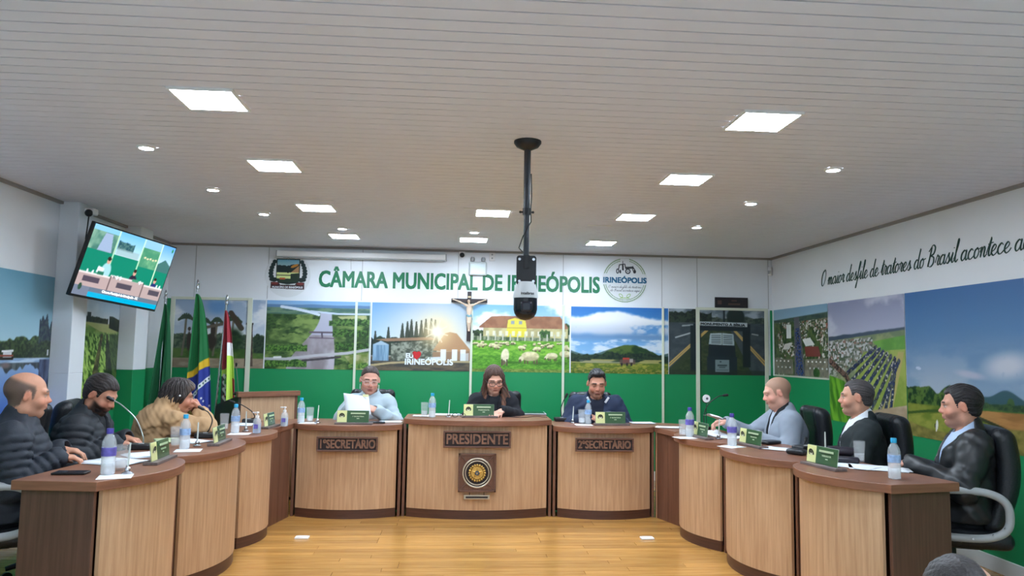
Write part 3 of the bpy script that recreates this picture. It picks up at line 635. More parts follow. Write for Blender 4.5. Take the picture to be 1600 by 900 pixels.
mural(paint_field, 'wall_picture', 'wall print of rolling pasture under a large blue sky, right wall', 'right', y0=5.69, y1=4.425, z0=.795)
mural(paint_bush, 'wall_picture', 'sliver of a wall print with dark bushes at the right edge', 'right', y0=4.41, y1=3.2, z0=.795, step=.015)
mural(paint_lake, 'wall_picture', 'wall print of a lake with a boat and tree line, left wall', 'left', y0=4.0, y1=5.975, z0=.80)
mural(paint_crops, 'wall_picture', 'wall print of leafy crop rows between the two wall posts', 'left', y0=6.205, y1=7.115, z0=.815)
M_LETW = mat('letter_white', rgb(232, 240, 246), .5); M_RED = mat('heart_red', rgb(196, 36, 40), .5); M_LETD = mat('letter_dark', rgb(52, 62, 66), .5)
RX = (PI/2, 0, 0)
a = at_y(640, 556, YB); text('EU', .072, M_LETW, ps, (a[0], YB-.008, a[2]), RX, .001, .003)
a = at_y(651, 556, YB); text('\u2665', .085, M_RED, ps, (a[0], YB-.008, a[2]), RX, .001, .002)
a = at_y(670, 566, YB); text('IRINE\u00d3POLIS', .088, M_LETW, ps, (a[0], YB-.008, a[2]), RX, .001, .003, width=.53)
a = at_y(1129, 507.2, YB); text('MONUMENTO \u00c0 B\u00cdBLIA', 0.036, M_LETD, pb, (a[0], YB-.008, a[2]), (PI/2, 0.02, 0), .001, .002, width=.52)

# ------------------------------------------------------------------ lettering on the walls
M_LETG = mat('letter_green', rgb(26, 118, 78), .4); M_LETB = mat('letter_blue', rgb(18, 92, 128), .4); M_LETK = mat('letter_darkgreen', rgb(36, 70, 62), .45)
xa = at_y(498, 440, YB); xb = at_y(937, 446, YB)
t = text('C\u00c2MARA MUNICIPAL DE IRINE\u00d3POLIS', .250, M_LETG, None, ((xa[0]+xb[0])/2, YB-.004, (xa[2]+xb[2])/2+.008), RX, .002, .0058, name='wall_lettering', width=xb[0]-xa[0])
tag(t, 'large green capital lettering across the white upper back wall', 'lettering')
# ------------------------------------------------------------------ implicit-surface modeller: one smooth closed surface per body, coat or head of hair
def V3(*a): return np.array(a, np.float32)
class Field:
    def __init__(s, lo, hi, h):
        s.lo = np.array(lo, np.float32); s.h = h; s.n = np.ceil((np.array(hi)-np.array(lo))/h).astype(int)+1
        s.d = np.full(s.n, .5, np.float32); s.ax = [s.lo[i]+h*np.arange(s.n[i], dtype=np.float32) for i in range(3)]
    def _sub(s, lo, hi):
        a = [max(0, int(math.floor((lo[i]-s.lo[i])/s.h))) for i in range(3)]; b = [min(int(s.n[i]), int(math.ceil((hi[i]-s.lo[i])/s.h))+1) for i in range(3)]
        if any(b[i] <= a[i] for i in range(3)): return None
        sl = tuple(slice(a[i], b[i]) for i in range(3))
        X, Y, Z = s.ax[0][sl[0]][:, None, None], s.ax[1][sl[1]][None, :, None], s.ax[2][sl[2]][None, None, :]
        return sl, X, Y, Z
    def _put(s, sl, e, k, op):
        d = s.d[sl]
        if op == 'u':
            hh = np.maximum(k-np.abs(d-e), 0)/k if k > 0 else 0; s.d[sl] = np.minimum(d, e)-hh*hh*k*.25
        elif op == 's':
            e = -e; hh = np.maximum(k-np.abs(d-e), 0)/k if k > 0 else 0; s.d[sl] = np.maximum(d, e)+hh*hh*k*.25
    def cap(s, a, b, ra, rb=None, k=.02, op='u', ridge=0., sp=.05, sq=None):
        """round cone; sq=(axis vector, factor) squashes it across that axis"""
        rb = ra if rb is None else rb; a = np.array(a, np.float32); b = np.array(b, np.float32); m = max(ra, rb)+k+abs(ridge)+s.h*2
        if sq: m = m*1.5
        g = s._sub(np.minimum(a, b)-m, np.maximum(a, b)+m)
        if g is None: return s
        sl, X, Y, Z = g; ba = b-a; L2 = float(ba@ba)+1e-9
        px, py, pz = X-a[0], Y-a[1], Z-a[2]
        t = np.clip((px*ba[0]+py*ba[1]+pz*ba[2])/L2, 0, 1)
        qx, qy, qz = px-t*ba[0], py-t*ba[1], pz-t*ba[2]
        if sq is not None:
            n = np.array(sq[0], np.float32); n = n/np.linalg.norm(n); q = (qx*n[0]+qy*n[1]+qz*n[2])*(sq[1]-1)
            qx, qy, qz = qx+q*n[0], qy+q*n[1], qz+q*n[2]
        e = np.sqrt(qx*qx+qy*qy+qz*qz)-(ra+(rb-ra)*t)
        if ridge: e = e-ridge*(np.abs(np.sin(PI*t*math.sqrt(L2)/sp))**.45-.6)
        s._put(sl, e, k, op); return s
    def ell(s, c, r, k=.02, R=None, op='u', ridge=0., sp=.05):
        c = np.array(c, np.float32); r = np.array(r, np.float32); m = (float(r.max()) if R is not None else r)+k+s.h*2
        g = s._sub(c-m, c+m)
        if g is None: return s
        sl, X, Y, Z = g; x, y, z = X-c[0], Y-c[1], Z-c[2]
        if R is not None:   # rows of R: local axes
            x, y, z = R[0][0]*x+R[0][1]*y+R[0][2]*z, R[1][0]*x+R[1][1]*y+R[1][2]*z, R[2][0]*x+R[2][1]*y+R[2][2]*z
        k0 = np.sqrt((x/r[0])**2+(y/r[1])**2+(z/r[2])**2); k1 = np.sqrt((x/r[0]**2)**2+(y/r[1]**2)**2+(z/r[2]**2)**2)+1e-9
        e = k0*(k0-1)/k1
        if ridge: e = e-ridge*(np.abs(np.sin(PI*Z/sp))**.45-.6)
        s._put(sl, e, k, op); return s
    def func(s, lo, hi, fn, k=.01, op='u'):
        g = s._sub(lo, hi)
        if g is None: return s
        sl, X, Y, Z = g; s._put(sl, fn(X, Y, Z).astype(np.float32), k, op); return s
    def disp(s, fn):
        X, Y, Z = s.ax[0][:, None, None], s.ax[1][None, :, None], s.ax[2][None, None, :]
        m = np.abs(s.d) < .06
        s.d = np.where(m, s.d+fn(X, Y, Z), s.d).astype(np.float32); return s
    def nets(s):
        d = s.d; ins = d < 0; n = s.n
        C = np.zeros(tuple(n-1), np.uint8)
        for i in (0, 1):
            for j in (0, 1):
                for k in (0, 1): C += ins[i:n[0]-1+i, j:n[1]-1+j, k:n[2]-1+k]
        act = (C > 0) & (C < 8); I = np.argwhere(act)
        idx = np.full(act.shape, -1, np.int32); idx[tuple(I.T)] = np.arange(len(I))
        acc = np.zeros((len(I), 3)); cnt = np.zeros(len(I)); i0 = I
        corners = [(i, j, k) for i in (0, 1) for j in (0, 1) for k in (0, 1)]
        val = {c: d[i0[:, 0]+c[0], i0[:, 1]+c[1], i0[:, 2]+c[2]] for c in corners}
        for c in corners:
            for axn in range(3):
                if c[axn]: continue
                e = list(c); e[axn] = 1; e = tuple(e); va, vb = val[c], val[e]; cr = (va < 0) != (vb < 0)
                t = np.where(cr, va/(va-vb+1e-12), 0)
                p = np.array(c, float)[None, :].repeat(len(I), 0); p[:, axn] += t
                acc += p*cr[:, None]; cnt += cr
        Vt = (I+acc/np.maximum(cnt, 1)[:, None])*s.h+s.lo
        F = []
        for axn in range(3):
            a1, a2 = [(1, 2), (2, 0), (0, 1)][axn]
            sl0 = [slice(None)]*3; sl1 = [slice(None)]*3; sl0[axn] = slice(0, -1); sl1[axn] = slice(1, None)
            A = ins[tuple(sl0)]; B = ins[tuple(sl1)]; E = np.argwhere(A != B)
            E = E[(E[:, a1] > 0) & (E[:, a2] > 0) & (E[:, a1] < n[a1]-1) & (E[:, a2] < n[a2]-1)]
            o1 = np.zeros(3, int); o1[a1] = 1; o2 = np.zeros(3, int); o2[a2] = 1
            q = np.stack([idx[tuple((E-o1-o2).T)], idx[tuple((E-o2).T)], idx[tuple(E.T)], idx[tuple((E-o1).T)]], -1)
            fl_ = ~A[tuple(E.T)]; q[fl_] = q[fl_][:, ::-1]; F.append(q)
        F = np.concatenate(F); return Vt, F[(F >= 0).all(1)]
    def build(s, name, m, parent, color=None, smooth=1, label=None, biggest=False):
        Vt, F = s.nets()
        for _ in range(smooth):       # light relaxation
            A = np.zeros_like(Vt); c = np.zeros(len(Vt))
            for a, b in ((0, 1), (1, 2), (2, 3), (3, 0)):
                for u_, w_ in ((a, b), (b, a)):
                    for ax in range(3): A[:, ax] += np.bincount(F[:, u_], Vt[F[:, w_], ax], len(Vt))
                    c += np.bincount(F[:, u_], minlength=len(Vt))
            Vt = Vt*.5+.5*A/np.maximum(c, 1)[:, None]
        if biggest:                   # keep the one connected surface
            lab = np.arange(len(Vt)); 
            for _ in range(400):
                mn = lab[F].min(1); l2 = lab.copy()
                for j in range(4): np.minimum.at(l2, F[:, j], mn)
                l2 = l2[l2]
                if (l2 == lab).all(): break
                lab = l2
            best = np.bincount(lab).argmax(); keep = lab == best; new = np.cumsum(keep)-1; F = new[F[keep[F[:, 0]]]]; Vt = Vt[keep]
        me = bpy.data.meshes.new(name)
        me.vertices.add(len(Vt)); me.vertices.foreach_set('co', Vt.astype(np.float32).reshape(-1))
        me.loops.add(F.size); me.loops.foreach_set('vertex_index', F.reshape(-1).astype(np.int32))
        me.polygons.add(len(F)); me.polygons.foreach_set('loop_start', np.arange(0, F.size, 4, dtype=np.int32))
        me.update(); me.polygons.foreach_set('use_smooth', np.ones(len(F), bool))
        if color is not None:
            C = color(Vt); C = np.clip(C, 0, 255)/255.; C = np.where(C <= .04045, C/12.92, ((C+.055)/1.055)**2.4)
            at = me.color_attributes.new('Col', 'FLOAT_COLOR', 'POINT'); at.data.foreach_set('color', np.concatenate([C, np.ones((len(C), 1))], 1).astype(np.float32).reshape(-1))
        me.materials.append(m); o = bpy.data.objects.new(name, me); COL.objects.link(o); o.parent = parent
        if label: o['label'] = label
        return o
def wob(amp, f, ph=0., g=1.):
    """soft cloth folds"""
    return lambda X, Y, Z: amp*(np.sin(f*X+1.7*f*.5*Z+ph+2*np.sin(f*.4*Y+ph))*np.cos(f*.8*Y-f*.9*Z*g+ph*2)+.5*np.sin(f*2.1*Z+f*1.3*X+ph*3)*np.sin(f*1.9*Y+ph))
def rotm(yaw=0, pitch=0, roll=0):
    """columns: right, forward, up of a turned head. yaw>0 turns to its left, pitch>0 looks up, roll>0 tips to its right"""
    M = Matrix.Rotation(yaw, 3, 'Z') @ Matrix.Rotation(pitch, 3, 'X') @ Matrix.Rotation(roll, 3, 'Y')
    return np.array(M)

M_SKIN = mat('skin', rgb(200, 150, 125), .5, vcol=True, spec=.35)
M_HAIR = mat('hair', rgb(40, 30, 25), .5, vcol=True, spec=.4, bump=.35, bscale=120, sheen=.1)
def cloth(name, c, rough=.85, bump=.25, bscale=500, **k): return mat(name, c, rough, bump=bump, bscale=bscale, **k)
M_LENS = glassmat('spectacle_lens', rgb(220, 230, 235), .05, .05)

def hand(F, w, d, n, side, sz=1., curl=.5, spread=.0, k=.010):
    """w wrist, d finger direction, n back-of-hand direction, side=+1 right hand"""
    w = np.array(w, float); d = np.array(d, float); d /= np.linalg.norm(d); n = np.array(n, float); n -= d*(n@d); n /= np.linalg.norm(n)
    s = np.cross(d, n)*side          # towards the little finger side
    q = lambda a, b, c: w+(d*a+s*b+n*c)*sz
    R = np.stack([d, s, n])
    F.ell(q(.045, 0, 0), (.052*sz, .041*sz, .016*sz), .02, R)
    F.cap(q(-.03, 0, 0), q(.02, 0, 0), .026*sz, .024*sz, .02, sq=(n, 1.35))
    L = [.040, .046, .043, .034]
    for i in range(4):
        b = (i-1.5)*.0195; a0 = .082-abs(i-1.2)*.005
        c1 = curl*(.8+.1*i); p0 = q(a0, b, 0); p1 = q(a0+L[i]*math.cos(c1), b*(1+spread), -L[i]*math.sin(c1))
        c2 = c1+curl*1.2; p2 = q(a0+L[i]*math.cos(c1)+L[i]*.8*math.cos(c2), b*(1+spread*1.6), -L[i]*math.sin(c1)-L[i]*.8*math.sin(c2))
        F.cap(q(.05, b*.9, 0), p0, .0105*sz, .010*sz, .008); F.cap(p0, p1, .0098*sz, .0088*sz, .004); F.cap(p1, p2, .0088*sz, .0072*sz, .003)
    t1 = q(.055, -.052, -.018-.01*curl); F.cap(q(.012, -.022, -.004), t1, .013*sz, .0105*sz, .012); F.cap(t1, q(.088, -.050+.012*curl, -.028-.012*curl), .0102*sz, .008*sz, .004)

def head_field(F, Hc, R, P):
    """R columns right/forward/up. Adds the head to F"""
    q = lambda x, y, z: Hc+R @ np.array((x, y, z))*P['hs']; RT = R.T; s_ = P['hs']
    E = lambda c, r, k=.02, op='u', RR=RT: F.ell(q(*c), np.array(r)*s_, k, RR, op)
    fat = P.get('fat', 0.)
    E((0, -.018, .030), (.077, .097, .085)); E((0, .012, -.030), (.064+fat*.6, .078, .080), .03)
    E((0, .060, -.088), (.030+fat*.3, .024, .022), .03); F.cap(q(-.046-fat*.4, -.005, -.075), q(0, .055, -.092), .022*s_, .018*s_, .03); F.cap(q(.046+fat*.4, -.005, -.075), q(0, .055, -.092), .022*s_, .018*s_, .03)
    for sx in (-1, 1):
        E((sx*.040, .056, -.034), (.026+fat*.3, .024, .026), .02)
        F.cap(q(sx*.012, .084, .024), q(sx*.046, .068, .026), .009*s_, .009*s_, .018)
        F.ell(q(sx*.031, .096, .004), np.array((.019, .016, .012))*s_, .012, RT, 's')
        F.ell(q(sx*.031, .0725, .003), np.array((.0135, .0125, .011))*s_, .003, RT)
        if P.get('ears', 1):
            Re = (R @ np.array(Matrix.Rotation(sx*.35, 3, 'Z') @ Matrix.Rotation(-.2, 3, 'X'))).T
            F.ell(q(sx*.081, -.012, -.004), np.array((.008, .017, .030))*s_, .006, Re); F.ell(q(sx*.089, -.008, .0), np.array((.006, .010, .019))*s_, .005, Re, 's')
    nl = P.get('nose', 1.)
    F.cap(q(0, .080, .016), q(0, .089+.010*nl, -.018), .0078*s_, .0110*s_, .014); E((0, .093+.010*nl, -.0235), (.0125, .0125, .0098), .008)
    for sx in (-1, 1): E((sx*.012, .094, -.028), (.009, .012, .008), .008)
    E((0, .082, -.060), (.024, .013, .020), .02); E((0, .091, -.0525), (.021, .008, .0055), .006); E((0, .089, -.063), (.019, .008, .006), .006)
    F.cap(q(-.022, .085, -.0575), q(.022, .085, -.0575), .0028, .0028, .004, 's')
    E((0, .085, -.073), (.02, .008, .006), .01, 's')

def lerpc(a, b, t): return a*(1-t[:, None])+np.array(b, float)*t[:, None]
HL_MAN = ([-.12, -.05, -.030, -.018, .0, .010, .016, .026, .033, .045, .060, .078, .10], [-.072, -.066, -.050, .018, .026, .020, -.020, -.016, .034, .052, .062, .074, .085])
def head_color(Vt, Hc, R, P):
    L = (Vt-Hc) @ R/P['hs']; x, y, z = L.T; ax = np.abs(x)
    C = np.tile(np.array(P['skin'], float), (len(Vt), 1))
    near = (np.linalg.norm(L, axis=1) < .17)
    g = lambda c, r: np.exp(-((x-c[0])/r[0])**2-((y-c[1])/r[1])**2-((z-c[2])/r[2])**2)
    red = g((.045, .07, -.03), (.03, .04, .025))+g((-.045, .07, -.03), (.03, .04, .025))+g((0, .11, -.022), (.02, .02, .02))+g((.085, -.01, 0), (.02, .03, .035))+g((-.085, -.01, 0), (.02, .03, .035))
    C = lerpc(C, np.array(P['skin'])*np.array((1.0, .80, .78)), np.clip(red, 0, 1)*.5)
    st = P.get('stubble', 0)
    if st:
        t = sst(-.028, -.045, z-.25*(.06-y))*sst(.0, .03, y)*sst(-.125, -.10, z); t = t*(1-.6*g((0, .09, -.05), (.026, .03, .012)))
        C = lerpc(C, P['hairc'], np.clip(t, 0, 1)*st*near)
    lip = g((0, .094, -.0575), (.021, .02, .0075)); C = lerpc(C, P.get('lips', (168, 100, 92)), np.clip(lip*1.3, 0, 1)*.75*near)
    mouth = g((0, .09, -.0575), (.022, .02, .0022)); C = lerpc(C, (90, 50, 46), np.clip(mouth, 0, 1)*.6)
    br = sst(.010, .014, ax)*sst(.050, .044, ax)*sst(.0065, .0035, np.abs(z-.0275+.10*(ax-.03)**1*.6))*(y > .045); C = lerpc(C, P.get('browc', P['hairc']), br*.8)
    eye = np.clip(np.exp(-((ax-.031)/.014)**4)*np.exp(-((z-.003)/(.0068 if not P.get('down') else .0035))**4), 0, 1)*(y > .05)
    if P.get('down'): C = lerpc(C, (70, 48, 42), eye*.65); sh = np.exp(-((ax-.031)/.018)**2-((z-.008)/.012)**2)*(y > .05); C = lerpc(C, np.array(P['skin'])*.82, sh*.5)
    else:
        C = lerpc(C, (196, 184, 176), eye*.9); ir = np.exp(-(((ax-.031)/.0068)**2+((z-.003)/.0068)**2)**2)*(y > .05); C = lerpc(C, (48, 34, 28), ir); ld = np.exp(-((ax-.031)/.016)**4-((z-.0105)/.0022)**2)*(y > .05); C = lerpc(C, (50, 36, 32), ld*.8)
    sc = P.get('scalp')
    if sc:      # close-cropped hair as colour on the scalp
        nz = .004*np.sin(x*300+z*210)*np.sin(y*260-z*330); m = sst(-.007, .007, z+nz-np.interp(y, HL_MAN[0], HL_MAN[1])-sc.get('dz', 0))*sst(sc.get('ymax', .08)+.008, sc.get('ymax', .08)-.006, y+nz); m = m*near
        if 'top' in sc: m = m*sst(sc['top']+.018, sc['top']-.01, z+sc.get('tb', 0)*(y))
        C = lerpc(C, sc.get('col', P['hairc']), np.clip(m, 0, 1)*sc.get('k', .8))
    n = np.sin(Vt[:, 0]*431)*np.sin(Vt[:, 1]*377)*np.sin(Vt[:, 2]*401); return C*(1+.02*n[:, None])

def spectacles(parent, Hc, R, hs, col, r=.0011, w_=.024, h_=.017, lens=True):
    q = lambda x, y, z: tuple(Hc+R @ np.array((x, y, z))*hs)
    mb = MB(); ml = MB()
    for sx in (-1, 1):
        ring = [q(sx*.032+w_*math.copysign(abs(math.cos(a))**.7, math.cos(a)), .101-.10*abs(sx*.032+w_*math.cos(a)-sx*.01)*.9, .001+h_*math.copysign(abs(math.sin(a))**.7, math.sin(a))) for a in np.linspace(0, 2*PI, 21)]
        mb.tube(ring, r, 6); ml.add(ring[:-1], [tuple(range(20))])
        mb.tube([q(sx*.056, .094, .006), q(sx*.078, .06, .008), q(sx*.084, .0, .010), q(sx*.084, -.02, .0)], r, 6)
    mb.tube([q(-.009, .103, .004), q(0, .106, .006), q(.009, .103, .004)], r, 6)
    o = mb.build('spectacles', col, parent)
    if lens: ml.build('lens', M_LENS, o, smooth=False)

def person(label, loc, heading, P):
    """Person built facing +y of its own frame, seat height .46. P: joints and clothes"""
    root = empty('person', (loc[0], loc[1], loc[2] if len(loc) > 2 else 0), math.radians(heading-90), label, 'person', 'council members seated at the desks')
    if P.get('group'): root['group'] = P['group']
    P.setdefault('hs', 1.0); P.setdefault('w', 1.0); w_ = P['w']; hs = P['hs']
    up = P.get('up', 0.); ln = P.get('lean', .04)
    pel = V3(0, 0, .53+up); chest = V3(P.get('side', 0)*.6, ln*.6, .80+up); nb = V3(P.get('side', 0), ln, .985+up)
    R = rotm(math.radians(P.get('yaw', 0)), math.radians(P.get('pitch', 0)), math.radians(P.get('roll', 0)))
    hc = P.get('head', (0, .03, .145)); Hc = nb+V3(*hc)
    sh = {}; sw = .175*w_; sz = P.get('shz', .945)+up
    tw = P.get('twist', 0.)
    for sx in (-1, 1): sh[sx] = V3(nb[0]+sx*sw*math.cos(tw), ln-.01+sx*sw*math.sin(tw), sz)
    el = {sx: V3(*P['el'][0 if sx < 0 else 1])+V3(0, 0, up) for sx in (-1, 1)}; wr_ = {sx: V3(*P['wr'][0 if sx < 0 else 1])+V3(0, 0, up) for sx in (-1, 1)}
    lo = V3(-.5, -.24, .40+up); hi = V3(.5, .66, 1.32+up)
    h = P.get('h', .0055)
    F = Field(lo, hi, h)
    F.ell(pel+V3(0, 0, .02), (.14*w_, .11, .12), .05); F.cap(pel+V3(0, 0, .03), chest, .10, .105, .05, sq=((1, 0, 0), .72)); F.ell(chest+V3(0, 0, .05), (.145*w_, .095, .14), .04)
    F.cap(sh[-1], sh[1], .045, .045, .04); F.cap(nb-V3(0, .0, .06), Hc+R @ V3(0, -.022, -.05)*hs, .055*P.get('neck', 1), .050*P.get('neck', 1), .022)
    for sx in (-1, 1):
        F.cap(sh[sx], el[sx], .044, .037, .03); F.cap(el[sx], wr_[sx], .038, .026, .02)
        if P.get('hands', (1, 1))[0 if sx < 0 else 1]:
            hd = P['hd'][0 if sx < 0 else 1] if 'hd' in P else None
            d = hd[0] if hd else (wr_[sx]-el[sx])*V3(1, 1, .2); n = hd[1] if hd else (0, 0, 1); cu = hd[2] if hd else .45
            hand(F, wr_[sx], d, n, sx, P.get('hsz', 1.), cu)
    head_field(F, Hc, R, P)
    body = F.build('body', M_SKIN, root, lambda Vt: head_color(Vt, Hc, R, P), 1, biggest=True)
    # --- clothes
    cs = P.get('cs', 1.0)
    def coat(m, t, name="coat", long_arm=True, ridge=0., sp=.055, openv=None, collar=None, fold=.004, hh=.007, nm=None, label=None, hem=.50, torso_only=False, fs=17.):
        G = Field(lo-V3(.05, .08, .0), hi+V3(.05, 0, -.12), hh); bl = P.get('belly', 0)
        G.ell(pel+V3(0, .02+bl*.4, .04), ((.155+t)*w_, .115+t+bl, .15), .06, ridge=ridge, sp=sp*1.1)
        G.cap(pel+V3(0, .01, .02), chest, .115+t+bl*.6, .115+t, .06, sq=((1, 0, 0), .74/w_), ridge=0)
        G.ell(chest+V3(0, .0, .04), ((.16+t)*w_, .105+t, .155), .05, ridge=ridge, sp=sp*1.1)
        G.cap(sh[-1]-V3(0, 0, .022), sh[1]-V3(0, 0, .022), .046+t*.8, .046+t*.8, .05); G.cap(nb-V3(0, .01, .05), nb+V3(0, -.005, .0), .078+t*.6, .062+t*.5, .05)
        if not torso_only:
            for sx in (-1, 1):
                G.cap(sh[sx]-V3(0, 0, .02), el[sx], .047+t, .045+t*.8, .028, ridge=ridge, sp=sp); e = wr_[sx]+(el[sx]-wr_[sx])*(.02 if long_arm else .3)
                G.cap(el[sx], e, .046+t*.8, .034+t*.6, .022, ridge=ridge, sp=sp)
        if collar:
            ch, cr = collar; cu = (Hc-nb)/np.linalg.norm(Hc-nb)
            G.cap(nb-V3(0, .012, .04), nb-V3(0, .012, 0)+cu*ch, cr, cr*.93, .02)
        if fold: G.disp(wob(fold, fs, P.get('ph', 0.))); G.disp(wob(fold*.5, fs*2.6, P.get('ph', 0.)+1))
        # open the neck so the skin shows
        G.cap(nb+V3(0, .02, .03), Hc, .062, .085, .008, 's')
        G.func(lo-1, V3(9, 9, hem+up+.02), lambda X, Y, Z: (Z-hem-up)+0*X+0*Y, .01, 's')
        if openv:
            bt, wt = openv; zt = nb[2]+.04
            G.func(V3(-.2, ln-.02, bt+up), V3(.2, .5, 1.2+up), lambda X, Y, Z: np.abs(X-nb[0]*np.clip((Z-.6)/.4, 0, 1))-wt*np.clip((Z-bt-up)/(zt-bt-up), 0, 1.1)+0*Y+np.maximum(0, (ln+.015-Y))*.6, .004, 's')
        if not torso_only:
            for sx in (-1, 1): # hollow cuff so that the hand is not filled in
                dd = wr_[sx]-el[sx]; dd = dd/np.linalg.norm(dd); G.cap(wr_[sx], wr_[sx]+dd*.12, .027, .03, .003, 's')
        return G.build(nm or name, m, root, None, 1, label, biggest=True)
    for c in P['clothes']: 
        c = dict(c); coat(**c)
    # trousers and shoes
    T = Field((-.32, -.2, .0+up), (.32, .66, .68+up), .012); 
    for sx in (-1, 1):
        hip = V3(sx*.085, .0, .52+up); kn = V3(sx*.13, .42, .50+up); an = V3(sx*.13, .44, .10+up)
        T.cap(hip, kn, .092, .068, .04); T.cap(kn, an, .066, .05, .03)
    T.ell(V3(0, 0, .53+up), (.175*w_, .13, .10), .05); T.disp(wob(.003, 22, 2.)); T.func((-1, -1, -1), (1, 1, .085+up), lambda X, Y, Z: (Z-.08-up)+0*X+0*Y, .005, 's')
    T.build('trousers', P.get('trousers', M_TROUSER), root, None, 1)
    S = MB()
    for sx in (-1, 1):
        S.lathe([(0, .0), (.046, .003), (.05, .02), (.046, .055), (.03, .085), (0, .09)], 16, (sx*.13, .47, up), 1, 1.9)
    S.build('shoes', M_BLACK, root)
    return root, Hc, R, nb, sh

HL_MAN = ([-.12, -.05, -.030, -.018, .0, .010, .016, .026, .033, .045, .060, .078, .10], [-.072, -.066, -.050, .018, .026, .020, -.020, -.016, .034, .052, .062, .074, .085])
def hair(root, Hc, R, P, t=.010, ts=.005, line=HL_MAN, dy=0., dz=0., rec=0., amp=.0015, down=False, top=(0, -.017, .034), r=(.077, .096, .084), extra=None, h=.0045, cutf=None, color=None, label=None, nm='hair', full=False, nape=1):
    """line: hairline height over the front-back position of the head (head-local metres); rec: how far the temples recede"""
    hs = P['hs']; lo = Hc-.30; hi = Hc+.2
    F = Field(lo, hi, h); q = lambda x, y, z: Hc+R @ np.array((x, y, z))*hs
    F.ell(q(*top), np.array((r[0]+ts, r[1]+t*.7, r[2]+t))*hs, .02, R.T)
    if nape: F.ell(q(0, -.046, -.028), np.array((.062, .056, .050))*hs, .02, R.T)
    if extra: extra(F, q, R, hs)
    def loc(X, Y, Z):
        x, y, z = (X-Hc[0])/hs, (Y-Hc[1])/hs, (Z-Hc[2])/hs
        return tuple(R[0][i]*x+R[1][i]*y+R[2][i]*z for i in range(3))
    def strands(X, Y, Z):
        x, y, z = loc(X, Y, Z)
        th = np.arctan2(x, y+.03) if down else np.arctan2(x, z-.01)
        w2 = z if down else y
        return amp*np.sin(34*th+18*w2+2*np.sin(60*w2))+amp*.8*np.sin(15*th-30*w2)+amp*.5*np.sin(90*w2+9*th)
    F.disp(strands)
    if not full:
        def below(X, Y, Z):
            x, y, z = loc(X, Y, Z); e = z-np.interp(y-dy, line[0], line[1])-dz-rec*sst(.018, .045, np.abs(x))*sst(.02, .06, y)
            e = e*.45
            if cutf: e = np.minimum(e, cutf(x, y, z))
            return e          # negative outside
        F.func(lo-1, hi+1, below, .006, 's')
    c0 = np.array(P['hairc'], float)
    def colr(Vt):
        L = (Vt-Hc) @ R/hs; th = np.arctan2(L[:, 0], L[:, 1]+.03 if down else L[:, 2]-.01); w2 = L[:, 2] if down else L[:, 1]
        n = np.sin(70*th+20*w2+3*np.sin(50*w2))*.5+np.sin(31*th-40*w2)*.5
        C = c0[None]*(1+.28*n[:, None])
        if color is not None: C = color(L, C, n)
        return C
    return F.build(nm, M_HAIR, root, colr, 0, label)
M_TROUSER = cloth('dark_trousers', rgb(30, 32, 38))
# ------------------------------------------------------------------ the desks
HS, HP = .77, .82
def desk(name, label, P0, P1, sag, h, D=.40, e0=0., e1=0., group='curved desk units of the horseshoe', dark0=False, dark1=False, trim=True):
    """chord from P0 to P1; the front bulges to the left of that direction"""
    P0, P1 = Vector((*P0, 0)), Vector((*P1, 0)); u = (P1-P0); L = u.length; rz = math.atan2(u.y, u.x); mid = (P0+P1)/2
    e = empty(name, mid, rz, label, 'desk', group)
    arc = lambda x, o=0.: sag*(1-(2*x/L)**2)+o
    N = 26; xs = [-L/2+L*i/N for i in range(N+1)]; ov = .045
    fr = [(x, arc(x)+ov*(1-abs(2*x/L)**9*(1 if not (e0 and x < 0 or e1 and x > 0) else 0))) for x in xs]
    if e0: fr = [(-L/2-e0, ov*.9)]+fr
    if e1: fr = fr+[(L/2+e1, ov*.9)]
    MB().prism(fr+[(L/2+e1, -D), (-L/2-e0, -D)], h-.045, h).build('worktop', M_BROWN, e, bevel=.003)
    a, b = -L/2+.042, L/2-.042; xs2 = [a+(b-a)*i/N for i in range(N+1)]
    def strip(o0, o1, z0, z1): return MB().prism([(x, arc(x, o0)) for x in xs2]+[(x, arc(x, o1)) for x in xs2[::-1]], z0, z1)
    strip(0, -.018, .075, h-.045).build('front_panel', M_OAKV, e)
    strip(-.006, -.02, 0, .075).build('kick_board', M_KICK, e)
    for sx, dk, ex in ((-1, dark0, e0), (1, dark1, e1)):
        MB().box((sx*(L/2-.0135), (-D+.03+.012)/2, (h-.045)/2), (.023, D-.03+.012, h-.045)).build('side_panel', M_DARKV if dk else M_BROWNV, e, bevel=.0015)
    MB().box((0, -D*.45, .365), (L-.05, .018, .71)).build('modesty_board', M_BROWNV, e, smooth=False)
    e['_L'] = L; return e
dPr = desk('desk', 'tallest middle desk with the PRESIDENTE sign and round emblem', (.83, 6.43), (-.447, 6.44), .135, HP, .46)
dS1 = desk('desk', 'desk with the 1st SECRETÁRIO sign, left of the middle desk', (-.457, 6.435), (-1.375, 6.45), .125, HS, .46)
dS2 = desk('desk', 'desk with the 2nd SECRETÁRIO sign, right of the middle desk', (1.725, 6.40), (.842, 6.43), .125, HS, .46)
dA = desk('desk', 'left wing desk farthest from the camera, behind the gel bottle', (-1.455, 5.98), (-1.535, 5.36), .10, HS, .42)
dB = desk('desk', 'left wing desk in the middle, between two others', (-1.537, 5.35), (-1.61, 4.44), .15, HS, .42)
dC = desk('desk', 'left wing desk nearest the camera with dark end panel', (-1.612, 4.43), (-1.69, 3.64), .15, HS, .365, e1=.03, dark1=True)
dD = desk('desk', 'right wing desk farthest from the camera, beside the loose papers', (1.945, 5.25), (1.845, 6.0), .14, HS, .42)
dE = desk('desk', 'right wing desk in the middle, in front of the grey blazer', (2.065, 4.37), (1.950, 5.24), .17, HS, .42)
